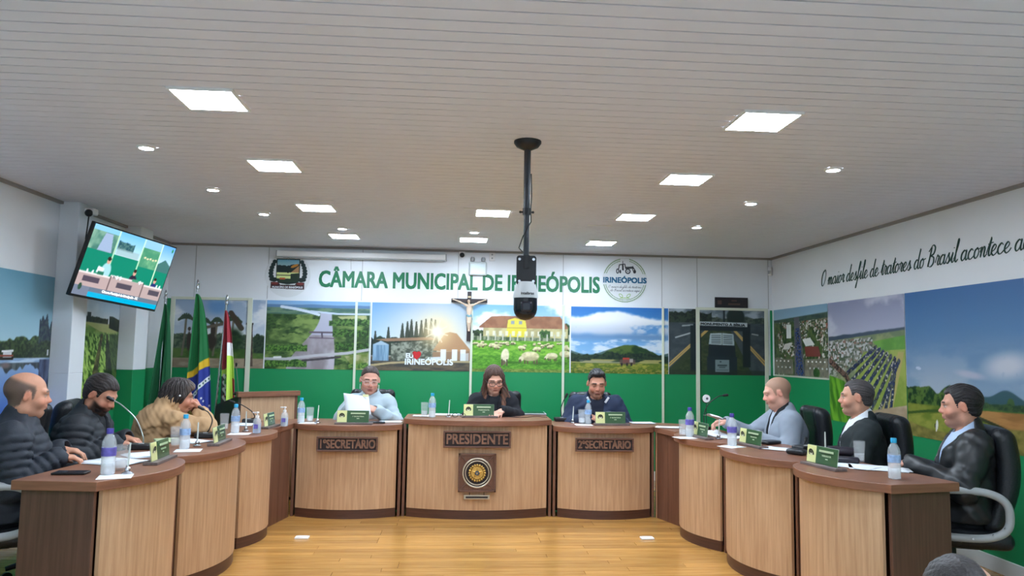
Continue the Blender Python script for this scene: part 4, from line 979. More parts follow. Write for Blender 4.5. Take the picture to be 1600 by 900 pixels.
dF = desk('desk', 'right wing desk nearest the camera with dark end panel', (2.205, 3.63), (2.068, 4.36), .17, HS, .38, e0=.03, dark0=True)
def corner(label, poly, fa, fb, posts):
    e = empty('corner_unit', (fa[0], fa[1], 0), 0, label, 'desk', 'corner units joining the desks')
    T = [(x-fa[0], y-fa[1]) for x, y in poly]
    MB().prism(T, HS-.044, HS-.001).build('worktop', M_BROWN, e, bevel=.002)
    v = Vector((fb[0]-fa[0], fb[1]-fa[1], 0)); L = v.length; rz = math.atan2(v.y, v.x)
    n = 2
    for i in range(n):
        c = v*((i+.5)/n); MB().box((0, 0, (HS-.045)/2), (L/n-.004, .02, HS-.045)).build('board', M_BROWNV, e, smooth=False, loc=(c.x, c.y, 0), rot=(0, 0, rz), bevel=.001)
    for p in posts: MB().box((p[0]-fa[0], p[1]-fa[1], (HS-.045)/2), (.022, .03, HS-.045)).build('light_post', M_OAKV, e, smooth=False, bevel=.001)
corner('small brown corner unit joining the left wing to the middle desks', [(-1.45, 5.985), (-1.375, 6.40), (-1.375, 6.88), (-1.90, 6.55), (-1.86, 5.985)], (-1.475, 6.005), (-1.39, 6.41), [(-1.395, 6.40)])
corner('small brown corner unit joining the right wing to the middle desks', [(1.80, 6.02), (1.73, 6.36), (1.73, 6.85), (2.20, 6.65), (2.26, 6.06)], (1.865, 6.03), (1.742, 6.40), [(1.748, 6.385), (1.868, 6.02)])

# signs and emblem on the desk fronts
M_SIGNF = wood('sign_wood', rgb(112, 78, 64), rgb(88, 60, 48), (2, 2, 20), .4); M_SIGND = mat('sign_recess', rgb(42, 34, 36), .6); M_SIGNL = wood('sign_letters', rgb(150, 112, 92), rgb(112, 80, 64), (9, 9, 9), .4)
M_GOLD = mat('gold_relief', rgb(214, 176, 96), .35, metal=.7); M_SILV = mat('silver_relief', rgb(196, 190, 172), .35, metal=.5)
def sign(px0, px1, py0, py1, body, label, Y):
    a = at_y(px0, py0, Y); b = at_y(px1, py1, Y); w_ = b[0]-a[0]; h_ = a[2]-b[2]
    e = empty('desk_sign', ((a[0]+b[0])/2, Y, (a[2]+b[2])/2), 0, label, 'sign', 'carved wooden signs on the desk fronts')
    f = MB(); t = .014
    for sx, sz_, dx, dz in ((0, 1, w_, t), (0, -1, w_, t), (1, 0, t, h_-2*t), (-1, 0, t, h_-2*t)): f.box((sx*(w_-t)/2, 0, sz_*(h_-t)/2), (dx, .030, dz))
    f.build('frame', M_SIGNF, e, smooth=False, bevel=.002)
    MB().box((0, .006, 0), (w_-2*t, .016, h_-2*t)).build('backing', M_SIGND, e, smooth=False)
    text(body, (h_-2*t)*1.05, M_SIGNL, e, (0, -.002, -.002), RX, .007, .0022, width=w_-.05)
    MB().box((0, .022+.0, 0), (w_*.5, .03, h_*.5)).build('mounting_block', M_SIGNF, e, smooth=False)
sign(693, 798, 673, 700, 'PRESIDENTE', 'carved wooden sign reading PRESIDENTE', 6.275)
sign(495, 590, 682, 706, '1\u00baSECRET\u00c1RIO', 'carved wooden sign reading 1st SECRETÁRIO', 6.285)
sign(899, 990, 684, 706, '2\u00baSECRET\u00c1RIO', 'carved wooden sign reading 2nd SECRETÁRIO', 6.26)
c = at_y(745.5, 738.5, 6.28); em = empty('desk_emblem', (c[0], 6.275, c[2]), 0, 'square wooden plaque with a round gold star coat of arms', 'emblem')
s_ = .158
f = MB()
for sx, sz_, dx, dz in ((0, 1, 2*s_, .016), (0, -1, 2*s_, .016), (1, 0, .016, 2*s_), (-1, 0, .016, 2*s_)): f.box((sx*(s_-.008), 0, sz_*(s_-.008)), (dx, .032, dz))
for k in range(4):
    a = PI/4+k*PI/2; f.box((math.cos(a)*.165, -.004, math.sin(a)*.165), (.095, .012, .008), ry=-a)
f.build('frame', M_SIGNF, em, smooth=False, bevel=.002)
MB().box((0, .006, 0), (2*s_-.03, .018, 2*s_-.03)).build('backing', M_BROWNV, em, smooth=False)
def ring(r, t, y, m, nm, dep=.01, n=40):
    mb = MB(); mb.tube([(r*math.cos(a), y, r*math.sin(a)) for a in np.linspace(0, 2*PI, n+1)], t, 6); return mb.build(nm, m, em)
ring(.118, .007, -.010, M_SILV, 'ring'); ring(.098, .0045, -.010, M_SILV, 'ring')
dk = MB(); dk.tube([(0, .001, 0), (0, -.006, 0)], [.125, .125], 40); dk.build('disc', M_SIGND, em)
g = MB()
for k in range(20):
    a = 2*PI*k/20; g.ball((.064*math.cos(a), -.014, .064*math.sin(a)), .0095, 8, 6)
g.tube([(0, -.006, 0), (0, -.016, 0)], [.058, .050], 30)
g.build('wreath', M_GOLD, em)
st = []; 
for k in range(10):
    a = PI/2+k*PI/5; r_ = .050 if k % 2 == 0 else .021; st.append((r_*math.cos(a), -.018, r_*math.sin(a)))
g = MB(); g.add([(0, -.030, 0)]+st+[(0, -.016, 0)], [(0, 1+(k+1) % 10, 1+k) for k in range(10)]+[(11, 1+k, 1+(k+1) % 10) for k in range(10)]); g.build('star', M_GOLD, em, smooth=False)
MB().tube([(0, -.020, 0), (0, -.028, 0)], [.020, .018], 20).build('centre_disc', mat('enamel_blue', rgb(40, 62, 82), .4), em)
for k in range(5):
    a = 2*PI*k/5+.3; MB().ball((.0095*math.cos(a), -.029, .0095*math.sin(a)), .0028, 6, 4).build('small_star', M_SILV, em)
MB().box((0, -.002, -.20), (.215, .014, .034)).build('name_bar', M_SILV, em, smooth=False, bevel=.002); MB().box((0, -.010, -.20), (.185, .004, .014)).build('name_bar_recess', M_SIGND, em, smooth=False)
for sx in (-1, 1): MB().cyl((sx*.06, .0, -.155), (sx*.06, .0, -.186), .003, None, 8).build('link', M_SIGND, em)
MB().box((0, .026, 0), (.2, .03, .2)).build('mounting_block', M_SIGNF, em, smooth=False)

# ------------------------------------------------------------------ lectern behind the left secretary
le = empty('lectern', (-1.84, 7.12, 0), math.radians(36), 'tall oak-fronted lectern with dark side, behind the left corner desk', 'lectern')
MB().box((0, -.20, .50), (.51, .02, .94)).build('front_panel', M_OAKV, le, smooth=False, bevel=.002)
for sx in (-1, 1):
    MB().add([(sx*.265-.012, -.215, 0), (sx*.265+.012, -.215, 0), (sx*.265+.012, .36, 0), (sx*.265-.012, .36, 0), (sx*.265-.012, -.215, .975), (sx*.265+.012, -.215, .975), (sx*.265+.012, .36, .86), (sx*.265-.012, .36, .86)],
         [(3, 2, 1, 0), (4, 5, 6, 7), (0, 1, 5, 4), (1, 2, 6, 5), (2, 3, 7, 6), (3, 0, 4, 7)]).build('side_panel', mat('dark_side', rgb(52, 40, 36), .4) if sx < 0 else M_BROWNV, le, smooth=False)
MB().box((0, -.215, .985), (.585, .05, .045)).build('top_rail', M_BROWN, le, smooth=False, bevel=.002)
MB().add([(-.25, -.19, .965), (.25, -.19, .965), (.25, .34, .845), (-.25, .34, .845), (-.25, -.19, .985), (.25, -.19, .985), (.25, .34, .865), (-.25, .34, .865)], [(3, 2, 1, 0), (4, 5, 6, 7), (0, 1, 5, 4), (1, 2, 6, 5), (2, 3, 7, 6), (3, 0, 4, 7)]).build('reading_top', M_BROWN, le, smooth=False)
lm = empty('microphone', (-1.985, 6.93, .972), 0, 'thin gooseneck microphone standing on the lectern', 'microphone')
MB().lathe([(0, 0), (.045, 0), (.05, .012), (.03, .03), (0, .034)], 16).build('base', M_BLACK, lm)
MB().tube([(0, 0, .03), (-.01, 0, .12), (-.03, 0, .26)], .0035, 6).build('gooseneck', mat('gooseneck_grey', rgb(96, 112, 100), .4), lm); MB().lathe([(0, 0), (.008, .004), (.010, .03), (0, .04)], 10, (-.03, 0, .255)).build('capsule', M_BLACK, lm)

# ------------------------------------------------------------------ flags
def flag(label, top, foot, W0, paint, cloth_top, cloth_w, zlen, ph, dx=0., wpow=.55, hang=0.):
    e = empty('flag', (foot[0], foot[1], 0), 0, label, 'flag', 'flags on poles in the left back corner')
    t = Vector(top)-Vector((foot[0], foot[1], 0)); f0 = Vector((0, 0, .02))
    MB().cyl(tuple(f0), tuple(t), .0125, .0115, 14).build('pole', M_CHROME, e)
    MB().lathe([(.012, -.05), (.018, -.045), (.018, -.02), (.012, -.015), (.017, .0), (.014, .025), (.004, .045), (0, .05)], 14, tuple(t)).build('finial', M_CHROME, e)
    MB().lathe([(0, 0), (.13, 0), (.13, .02), (.05, .04), (.03, .10), (0, .10)], 24).build('foot', M_DARKV, e)
    p = Pic(.6, zlen, .006); paint(p)
    U, V = p.U, p.V; w_ = cloth_w*(.06+.94*V**wpow); base = np.array(t)[None, None, :]+(np.array(f0)-np.array(t))[None, None, :]*((cloth_top+V*zlen)/t.length)[..., None]
    P = base.copy(); P[..., 0] += dx+hang*V+U*w_; P[..., 1] += -.02-(.045*V**.5)*np.sin(U*9.5+ph+V*1.2)-.02*np.sin(U*23+ph)*V; P[..., 2] += -.03*np.sin(U*4+ph)*V
    o = p.mesh_pts('cloth', P, mat('flag_cloth', (.5, .5, .5), .75, vcol=True, sheen=.2), e); b = o.modifiers.new('solid', 'SOLIDIFY'); b.thickness = .002
def pf_green(p):
    p.put(1+0*p.U, (22, 104, 62)); p.put(sst(.82, .86, p.V-.25*p.U+.06)*(p.U < .3), (214, 222, 214))
    p.put(p.ell(.25, .92, .12, .07), (26, 34, 34)); p.put(p.line([(.10, .90), (.42, .86), (.62, 1)], .03), (226, 228, 220)); p.put(p.poly([(.30, .89), (.50, .87), (.72, 1.01), (.45, 1.01)]), (84, 160, 200))
def pf_brazil(p):
    p.put(1+0*p.U, (24, 116, 62)); e = p.V+.09*p.U; p.put(sst(.565, .575, e), (232, 190, 40)); p.put(sst(.630, .640, e+.02*(1-p.U)), (44, 62, 158)); p.put(sst(.94, .95, p.V+.04*p.U), (232, 190, 40))
    b = .77-.11*p.U-.03*p.U**2; p.put((np.abs(p.V-b) < .018).astype(float), (232, 238, 240)); 
    for k in range(9): x = .12+.1*k; p.put(p.ell(x, .77-.11*x-.03*x*x, .012, .008), (30, 96, 70))
    rs = random.Random(2)
    for k in range(14): p.put(p.ell(rs.uniform(.25, .95), rs.uniform(.76, .92), .012, .008), (236, 240, 240))
def pf_sc(p):
    p.put(1+0*p.U, (150, 34, 48)); p.put(((p.U > .52)*(p.V > .30)*(p.V < .44)).astype(float), (232, 232, 232)); p.put(((p.U > .50-.1*p.V)*(p.V > .42)*(p.U < 1.1-.8*np.abs(p.V-.50))).astype(float), (190, 224, 84)); p.put(((p.U < .5)*(p.V > .53)).astype(float), (176, 214, 80))
    p.put(((p.U < .44)*(p.V > .58)).astype(float), (28, 36, 34)); 
    for y in (.61, .67, .73, .80): p.put(p.ell(.20, y, .10, .028, .4), (226, 232, 226)); p.put(p.ell(.22, .64, .06, .03), (60, 150, 60)); p.put(p.ell(.17, .76, .04, .02), (190, 50, 50))
    p.put(((p.U > .80)*(p.V > .62)).astype(float), (168, 52, 50))
t = at_y(259, 460, 7.75); flag('green state flag hanging nearest the left wall', t, (t[0]-.02, 7.75), .3, pf_green, .10, .20, 1.28, .4, hang=-.10)
t = at_y(309, 444, 7.60); flag('green, yellow and blue national flag on the tallest pole', t, (t[0]-.10, 7.60), .3, pf_brazil, .10, .25, 1.36, 1.4, hang=.02)
t = at_y(354.7, 468, 7.45); flag('red, white and lime state flag, nearest the lectern', t, (t[0]-.10, 7.45), .3, pf_sc, .11, .145, 1.10, 2.3, hang=.06)

# ------------------------------------------------------------------ television on the left wall
TVc = [Vector(p) for p in ((-2.846, 5.911, 2.366), (-2.540, 6.781, 2.290), (-2.708, 6.779, 1.709), (-3.014, 5.910, 1.785))]
TVc = [Vector((0, 0, EYE))+(p-Vector((0, 0, EYE)))*.965 for p in TVc]
r1 = (TVc[1]-TVc[0]); wT = r1.length; r1.normalize(); r2 = (TVc[3]-TVc[0]); hT = r2.length; r2 = (r2-r1*r2.dot(r1)).normalized(); nT = r2.cross(r1)
if nT.x < 0: nT = -nT
tv = empty('television', (0, 0, 0), 0, 'wall-hung flat television showing the three middle desks', 'television')
cT = TVc[0]+r1*wT/2+r2*hT/2; tm = Matrix((r1, -r2, nT)).transposed().to_4x4(); tm.translation = cT; tv.matrix_world = tm   # local x right, y up, z to the viewer
MB().box((0, 0, -.018), (wT, hT, .034)).build('casing', M_BLACK, tv, bevel=.004)
MB().box((0, 0, -.05), (wT*.5, hT*.45, .04)).build('rear_housing', M_BLACK, tv, bevel=.01)
def paint_tv(p):
    q = Pic(1, 1, 1.0/ (p.nx-1)); 
    p.put(1+0*p.U, (20, 128, 104)); top = p.V < .34+.0*p.U
    p.tex((top*(p.U < .30)).astype(float), (70, 120, 110), (130, 170, 150), 6, seed=1); p.put(p.poly([(.14, .08), (.22, .08), (.26, .34), (.10, .34)])*1., (150, 170, 200)); p.put((p.V < .07)*1., (130, 190, 224))
    p.grad(.02, .34, (110, 180, 226), (190, 224, 240), ((p.U > .30)*(p.U < .60)*top).astype(float)); p.trees(.26, .16, 8, 4, (40, 76, 90), (80, 120, 120), x0=.31, x1=.5); p.put(p.poly([(.31, .24), (.58, .24), (.58, .34), (.31, .34)]), (150, 176, 180), .7)
    p.tex(((p.U > .60)*(p.U < .83)*(p.V < .42)).astype(float), (70, 140, 110), (110, 170, 130), 9, seed=5); p.put(((p.U > .60)*(p.U < .83)*(p.V < .12)).astype(float), (140, 190, 220))
    for k in range(5): p.put(p.ell(.66+.035*k, .27+.01*(k % 2), .022, .014), (214, 208, 170))
    p.grad(.0, .3, (90, 160, 226), (180, 214, 236), ((p.U > .83)*(p.V < .32)).astype(float)); p.put(p.poly([(.83, .32), (.92, .22), (1, .3), (1, .42), (.83, .42)]), (64, 110, 110))
    for x in (.29, .60, .83): p.put(p.line([(x, .0), (x+.0, .66)], .010), (200, 236, 200))
    for x, y, s, c in ((.27, .47, 1., (156, 204, 212)), (.60, .55, .9, (40, 34, 56)), (.875, .60, .8, (40, 44, 110))):
        p.put(p.ell(x, y+.13*s, .085*s, .12*s), c); p.put(p.ell(x, y-.02, .032*s, .048*s), (206, 156, 140)); p.put(p.ell(x, y-.05, .034*s, .030*s), (48, 36, 34))
    p.put(p.poly([(.18, .55), (.25, .57), (.24, .66), (.17, .64)]), (220, 230, 238))
    p.put(p.below(.665+.0*p.U+.03*(p.U > .34)*(p.U < .74)*-1), (226, 216, 216)); p.put(p.below(.69-.03*(p.U > .34)*(p.U < .74)), (176, 156, 156))
    for x in (.08, .14, .42, .46, .70, .92, .96): p.put(p.ell(x, .655, .016, .03), (214, 232, 240))
    p.put(p.poly([(.19, .62), (.26, .62), (.26, .67), (.19, .67)]), (40, 110, 90)); p.put(p.poly([(.60, .62), (.68, .62), (.68, .66), (.60, .66)]), (60, 140, 110))
    for x0, x1 in ((.06, .24), (.44, .62), (.84, .98)): p.put(p.poly([(x0, .72), (x1, .72), (x1, .80), (x0, .80)]), (78, 70, 84))
    for x in (.35, .75): p.put(p.line([(x, .66), (x, .86)], .010), (96, 80, 84))
    p.put(((p.V > .86)*(p.U > .08)).astype(float), (96, 112, 130)); p.put(((p.V > .93)*(p.U > .16)).astype(float), (0, 164, 206)); p.put(((p.V > .86)*(p.U <= .16)).astype(float), (110, 120, 140)); p.put(p.ell(.06, .88, .03, .05), (44, 74, 60)); p.put(p.ell(.97, .06, .018, .03), (40, 130, 90))
p = Pic(wT-.022, hT-.030, .006); paint_tv(p)
P = np.zeros((p.ny, p.nx, 3)); P[..., 0] = (p.U-.5)*p.w; P[..., 1] = (.5-p.V)*p.h+.004; P[..., 2] = .0005
mS = mat('screen', (0, 0, 0), .12, vcol=True, emit=(1, 1, 1), es=.25)
for l_ in list(mS.node_tree.links):
    if l_.to_socket.name == 'Base Color': mS.node_tree.links.remove(l_)
scr = p.mesh_pts('screen', P, mS, tv)
text('C\u00e2mara Municipal de Irine\u00f3polis - SC', .026, mat('screen_text', rgb(230, 240, 246), .5, emit=rgb(230, 240, 246), es=.4), scr, (.02, -hT*.5+.078, .0012), (0, 0, 0), .0003, .0006, width=wT*.42)
br = empty('television_bracket', (0, 0, 0), 0, 'grey wall bracket holding the television to the left wall', 'bracket')
back = cT-nT*.07; mb = MB(); mb.tube([tuple(back), (XL+.12, back.y+.08, back.z+.05), (XL+.01, back.y+.08, back.z+.05)], .02, 10); mb.build('arm', M_GREYP, br); MB().box((XL+.012, back.y+.08, back.z+.05), (.024, .1, .3)).build('wall_plate', M_GREYP, br, smooth=False)
mb = MB(); mb.box(tuple(back), (.02, .25, .2)); mb.build('tv_plate', M_GREYP, br, smooth=False)

def dome(px, py, Y, label, s=1.):
    p = at_y(px, py, Y); e = empty('security_camera', p, 0, label, 'camera', 'small dome cameras on the walls')
    MB().box((0, .035*s, .01*s), (.075*s, .07*s, .05*s)).build('housing', M_FRAMEW, e, bevel=.01)
    MB().ball((0, -.002, -.004*s), .028*s, 16, 10).build('lens_ball', M_BLACK, e); return e
dome(722, 398, 8.13, 'small white dome camera on the back wall, above the crucifix')
c_ = dome(139, 332, 5.9, 'small grey camera on the left post, above the television', 1.05)
cb = MB().tube([at_y(139, 336, 5.94), at_y(137, 352, 5.96), at_y(134, 372, 5.97), at_y(134, 400, 5.975)], .005, 6).build('cable', M_BLACK, None); tag(cb, 'black cable hanging beside the television on the left post', 'cable')

# ------------------------------------------------------------------ hanging PTZ camera
px_ = .351; py_ = 3.86
pz = empty('hanging_camera', (px_, py_, H), 0, 'black and white dome camera hanging on a pole from the ceiling', 'camera')
MB().lathe([(0, 0), (.074, 0), (.074, -.010), (.06, -.03), (.028, -.045), (.018, -.05), (0, -.05)], 28).build('ceiling_flange', M_BLACK, pz)
MB().cyl((0, 0, -.04), (0, 0, -.40), .0185).build('pole', mat('pole_black', rgb(36, 42, 50), .35, spec=.6), pz); MB().cyl((0, 0, -.38), (0, 0, -.72), .0155).build('inner_pole', mat('pole_black', (0, 0, 0)), pz)
mb = MB(); mb.cyl((0, 0, -.365), (0, 0, -.40), .022); mb.cyl((-.034, 0, -.385), (.034, 0, -.385), .005); mb.ball((.034, 0, -.385), .007, 8, 6); mb.ball((-.034, 0, -.385), .007, 8, 6); mb.build('clamp', M_BLACK, pz)
MB().tube([(.02, -.014, -.18), (.024, -.016, -.3), (.02, -.02, -.37), (.022, -.018, -.44), (-.02, -.02, -.52), (-.04, -.015, -.58), (-.02, -.01, -.60), (0, 0, -.60)], .0035, 6).build('cable', M_BLACK, pz)
zp = -.72
pl_ = MB(); pw_, ph_ = .052, .078; rr = .014
ol = []
for cx, cz, a0 in ((pw_-rr, ph_-rr, 0), (-pw_+rr, ph_-rr, PI/2), (-pw_+rr, -ph_+rr, PI), (pw_-rr, -ph_+rr, 3*PI/2)):
    ol += [(cx+rr*math.cos(a0+k*PI/8), cz+rr*math.sin(a0+k*PI/8)) for k in range(5)]
n = len(ol); pl_.add([(x, -.03, z+zp+.02) for x, z in ol]+[(x, -.018, z+zp+.02) for x, z in ol], [tuple(range(n)), tuple(range(2*n-1, n-1, -1))]+[((i+1) % n, i, n+i, n+(i+1) % n) for i in range(n)])
pl_.build('mounting_plate', M_BLACK, pz, ang=30)
for sx in (-1, 1):
    for sz_ in (-1, 1): MB().cyl((sx*.037, -.036, zp+.02+sz_*.058), (sx*.037, -.029, zp+.02+sz_*.058), .0075, None, 10).build('screw', M_CHROME, pz)
MB().cyl((0, -.022, zp+.10), (0, -.022, zp+.03), .017).build('socket', M_BLACK, pz); MB().cyl((0, -.01, zp+.0), (0, .03, zp-.03), .014).build('bracket', M_BLACK, pz)
MB().lathe([(0, zp-.035), (.050, zp-.04), (.058, zp-.07), (.066, zp-.115), (.066, zp-.125), (0, zp-.125)], 32).build('housing', mat('camera_white', rgb(206, 210, 212), .35), pz)
MB().lathe([(.0625, zp-.125), (.0625, zp-.185), (.058, zp-.205), (.046, zp-.225), (.025, zp-.238), (0, zp-.242)], 32).build('dome', mat('dome_black', rgb(20, 23, 30), .22), pz)
MB().box((0, -.045, zp-.172), (.062, .045, .060)).build('window', mat('dome_window', rgb(34, 38, 48), .12), pz, bevel=.014)
text('intelbras', .020, M_BLACK, pz, (.004, -.0665, zp-.104), (PI/2, 0, 0), .0006, .0004)

# ------------------------------------------------------------------ back wall fittings
def onwall(px, py, off=.0): return at_y(px, py, YB-off)
a, b = onwall(435, 394), onwall(697, 409)
e = empty('projection_screen_case', ((a[0]+b[0])/2, YB-.05, (a[2]+b[2])/2+.008), 0, 'long white rolled projection screen case under the ceiling', 'projector screen')
MB().box((0, .002, .0), (b[0]-a[0], .085, .062)).build('case', M_FRAMEW, e, bevel=.008)
MB().box((0, -.02, -.038), (b[0]-a[0]-.02, .018, .014)).build('bottom_bar', M_GREYP, e, bevel=.002)
for sx in (-1, 1): MB().box((sx*(b[0]-a[0])/2, .002, 0), (.012, .088, .066)).build('end_cap', M_GREYP, e, smooth=False)
MB().cyl((-.12, -.02, -.04), (-.115, -.02, -.16), .002, None, 6).build('pull_cord', M_GREYP, e)
c = onwall(746.5, 417); e = empty('emergency_light', (c[0], YB-.02, c[2]-.01), 0, 'white twin-lamp emergency light above the lettering', 'emergency light')
MB().box((0, 0, -.015), (.20, .04, .15)).build('body', mat('emergency_grey', rgb(196, 206, 206), .3), e, bevel=.01); MB().box((0, -.022, -.02), (.165, .006, .115)).build('window', mat('clear_cover', rgb(216, 230, 232), .12), e, bevel=.003)
for sx in (-1, 1): MB().lathe([(0, -.02), (.022, -.015), (.026, .01), (.018, .03), (0, .032)], 14, (sx*.06, -.01, .085)).build('lamp_head', M_GREYP, e)
c = onwall(769, 401); e = empty('wall_socket', (c[0], YB-.008, c[2]), 0, 'small white socket beside the emergency light', 'socket'); MB().box((0, 0, 0), (.065, .016, .10)).build('plate', M_FRAMEW, e, bevel=.003); 
for z in (-.02, .02): MB().cyl((0, -.006, z), (0, -.010, z), .010, None, 12).build('outlet', M_GREYP, e)
c = onwall(1142, 473); e = empty('wall_plaque', (c[0], YB-.012, c[2]), 0, 'dark rectangular plaque above the book monument print', 'plaque'); MB().box((0, 0, 0), (.385, .018, .118)).build('plate', mat('plaque_dark', rgb(38, 32, 36), .35), e, bevel=.002)
M_PLQ = mat('plaque_letters', rgb(84, 62, 58), .5); MB().box((-.14, -.011, 0), (.045, .004, .045)).build('crest', M_PLQ, e, smooth=False); MB().box((.03, -.011, .022), (.06, .004, .014)).build('engraved_line', M_PLQ, e, smooth=False); MB().box((.03, -.011, -.018), (.14, .004, .018)).build('engraved_line', M_PLQ, e, smooth=False)
e = empty('wall_sensor', (XR-.03, YB-.03, 2.375), 0, 'small white motion sensor in the right back corner', 'sensor'); MB().box((0, 0, 0), (.05, .04, .10), rz=.7).build('housing', M_FRAMEW, e, bevel=.008); MB().box((-.014, -.014, -.012), (.034, .012, .04), rz=-.78).build('lens', M_GREYP, e, bevel=.003)

# town crest and round tractor emblem as prints
def disc_print(name, px, py, r, fn, label, step=.0032):
    c = onwall(px, py); p = Pic(2*r, 2*r, step); p.put(1+0*p.U, (220, 224, 226)); fn(p)
    e = tag(bpy.data.objects.new(name, None), label, 'emblem'); COL.objects.link(e); e.location = (c[0], YB, c[2])
    mb = MB(); mb.tube([(0, 0, 0), (0, -.004, 0)], [r, r], 56); mb.build('disc', mat('disc_white', rgb(222, 226, 228), .4), e)
    # polar grid keeps a round edge
    R_, T_ = np.meshgrid(np.linspace(0, 1, int(r/step)), np.linspace(0, 2*PI, int(2*PI*r/step)), indexing='ij'); 
    u = .5+.5*R_*np.cos(T_); v = .5-.5*R_*np.sin(T_); i = np.clip((v*(p.ny-1)).round().astype(int), 0, p.ny-1); j = np.clip((u*(p.nx-1)).round().astype(int), 0, p.nx-1)
    C = p.C[i, j]; q = Pic.__new__(Pic); q.ny, q.nx = C.shape[:2]; q.C = C
    P = np.zeros(C.shape); P[..., 0] = (u-.5)*2*r; P[..., 1] = -.0055; P[..., 2] = (.5-v)*2*r
    P = P[::-1]; q.C = C[::-1]
    q.mesh_pts('print', P, M_PRINT, e); return e
def paint_crest(p):
    p.put(p.poly([(.24, .13), (.76, .13), (.76, .60), (.70, .68), (.55, .70), (.5, .745), (.45, .70), (.30, .68), (.24, .60)]), (24, 40, 38)); S = p.poly([(.26, .15), (.74, .15), (.74, .45), (.26, .45)])
    p.grad(.13, .42, (96, 152, 176), (190, 204, 190), S); p.put(S*p.below(.26+.10*fbm(p.X*7, p.V*0, 3, 2)-.05), (30, 44, 46)); p.put(S*p.poly([(.55, .45), (.74, .28), (.74, .45)]), (176, 132, 92)); p.put(S*p.ell(.64, .29, .09, .03, -.4), (196, 130, 50))
    p.put(p.poly([(.25, .44), (.74, .44), (.74, .58), (.25, .58)]), (214, 226, 150)); p.put(p.poly([(.56, .47), (.74, .45), (.74, .66), (.30, .66), (.30, .58), (.56, .58)]), (38, 56, 44)); p.put(p.line([(.26, .505), (.56, .505)], .012), (40, 52, 40)); p.put(p.poly([(.32, .56), (.44, .56), (.44, .60), (.32, .60)]), (190, 92, 46)); p.put(p.ell(.5, .43, .022, .022), (20, 24, 24))
    for sx in (-1, 1):
        for k in range(7): t = k/6.; p.put(p.ell(.5+sx*(.30+.075*math.sin(t*PI*.8)), .20+.40*t, .048+.012*t, .045), (34, 50, 50))
        p.put(p.ell(.5+sx*.30, .605, .075, .05), (30, 44, 44))
    p.put(p.poly([(.13, .66), (.30, .66), (.34, .72), (.66, .72), (.70, .66), (.87, .66), (.87, .82), (.13, .80)]), (60, 34, 38)); p.put(p.ell(.22, .69, .08, .03), (120, 50, 46)); p.put(p.ell(.78, .69, .08, .03), (120, 50, 46)); p.put(p.poly([(.36, .705), (.64, .705), (.66, .715), (.34, .715)]), (190, 206, 200))
    p.put(p.poly([(.38, .095), (.64, .095), (.64, .115), (.38, .115)]), (96, 70, 60))
ec = disc_print('wall_emblem', 450, 430, .245, paint_crest, 'round print of the town crest, left of the green lettering')
text('MUNIC\u00cdPIO DE IRINE\u00d3POLIS', .030, M_LETW, ec, (0, -.0075, -.135), RX, .0008, .0006, width=.33)
def paint_logo(p):
    d = np.hypot(p.U-.5, p.V-.5); an = np.arctan2(.5-p.V, p.U-.5); g = ((p.V < .36) | (p.V > .60)) & ~((p.V < .2)*(np.abs(p.U-.5) < .10))
    p.put((np.abs(d-.475) < .010)*g*1., (128, 158, 116)); p.put((np.abs(d-.435) < .008)*g*1., (128, 158, 116))
    K = (34, 36, 44)
    p.put(p.ell(.57, .30, .060, .060), K); p.put(p.ell(.57, .30, .036, .036), (210, 214, 216)); p.put(p.ell(.57, .30, .014, .014), K); p.put(p.ell(.34, .30, .034, .056), K); p.put(p.ell(.34, .30, .015, .034), (210, 214, 216)); p.put(p.ell(.72, .305, .034, .040), K); p.put(p.ell(.40, .31, .02, .04), K)
    p.put(p.line([(.36, .26), (.38, .16), (.50, .14), (.52, .24), (.68, .20), (.72, .26)], .014), K); p.put(p.poly([(.44, .14), (.47, .14), (.48, .28), (.44, .28)]), K); p.put(p.poly([(.52, .20), (.69, .19), (.70, .24), (.52, .25)]), K, .8); p.put(p.line([(.455, .15), (.455, .08)], .008), K); p.put(p.line([(.68, .19), (.68, .28)], .012), K)
    G = (134, 176, 84)
    for sx in (-1, 1): p.put(np.clip(p.ell(.5+sx*.085, .84, .055, .032, sx*-.7)-p.ell(.5+sx*.085, .84, .042, .02, sx*-.7), 0, 1), G)
    p.put(p.line([(.40, .895), (.60, .895)], .008), G)
el_ = disc_print('wall_emblem', 976, 438, .258, paint_logo, 'round tractor emblem right of the green lettering')
text('IRINE\u00d3POLIS', .085, M_LETB, el_, (0, -.008, -.003), RX, .0008, .0035, width=.50)

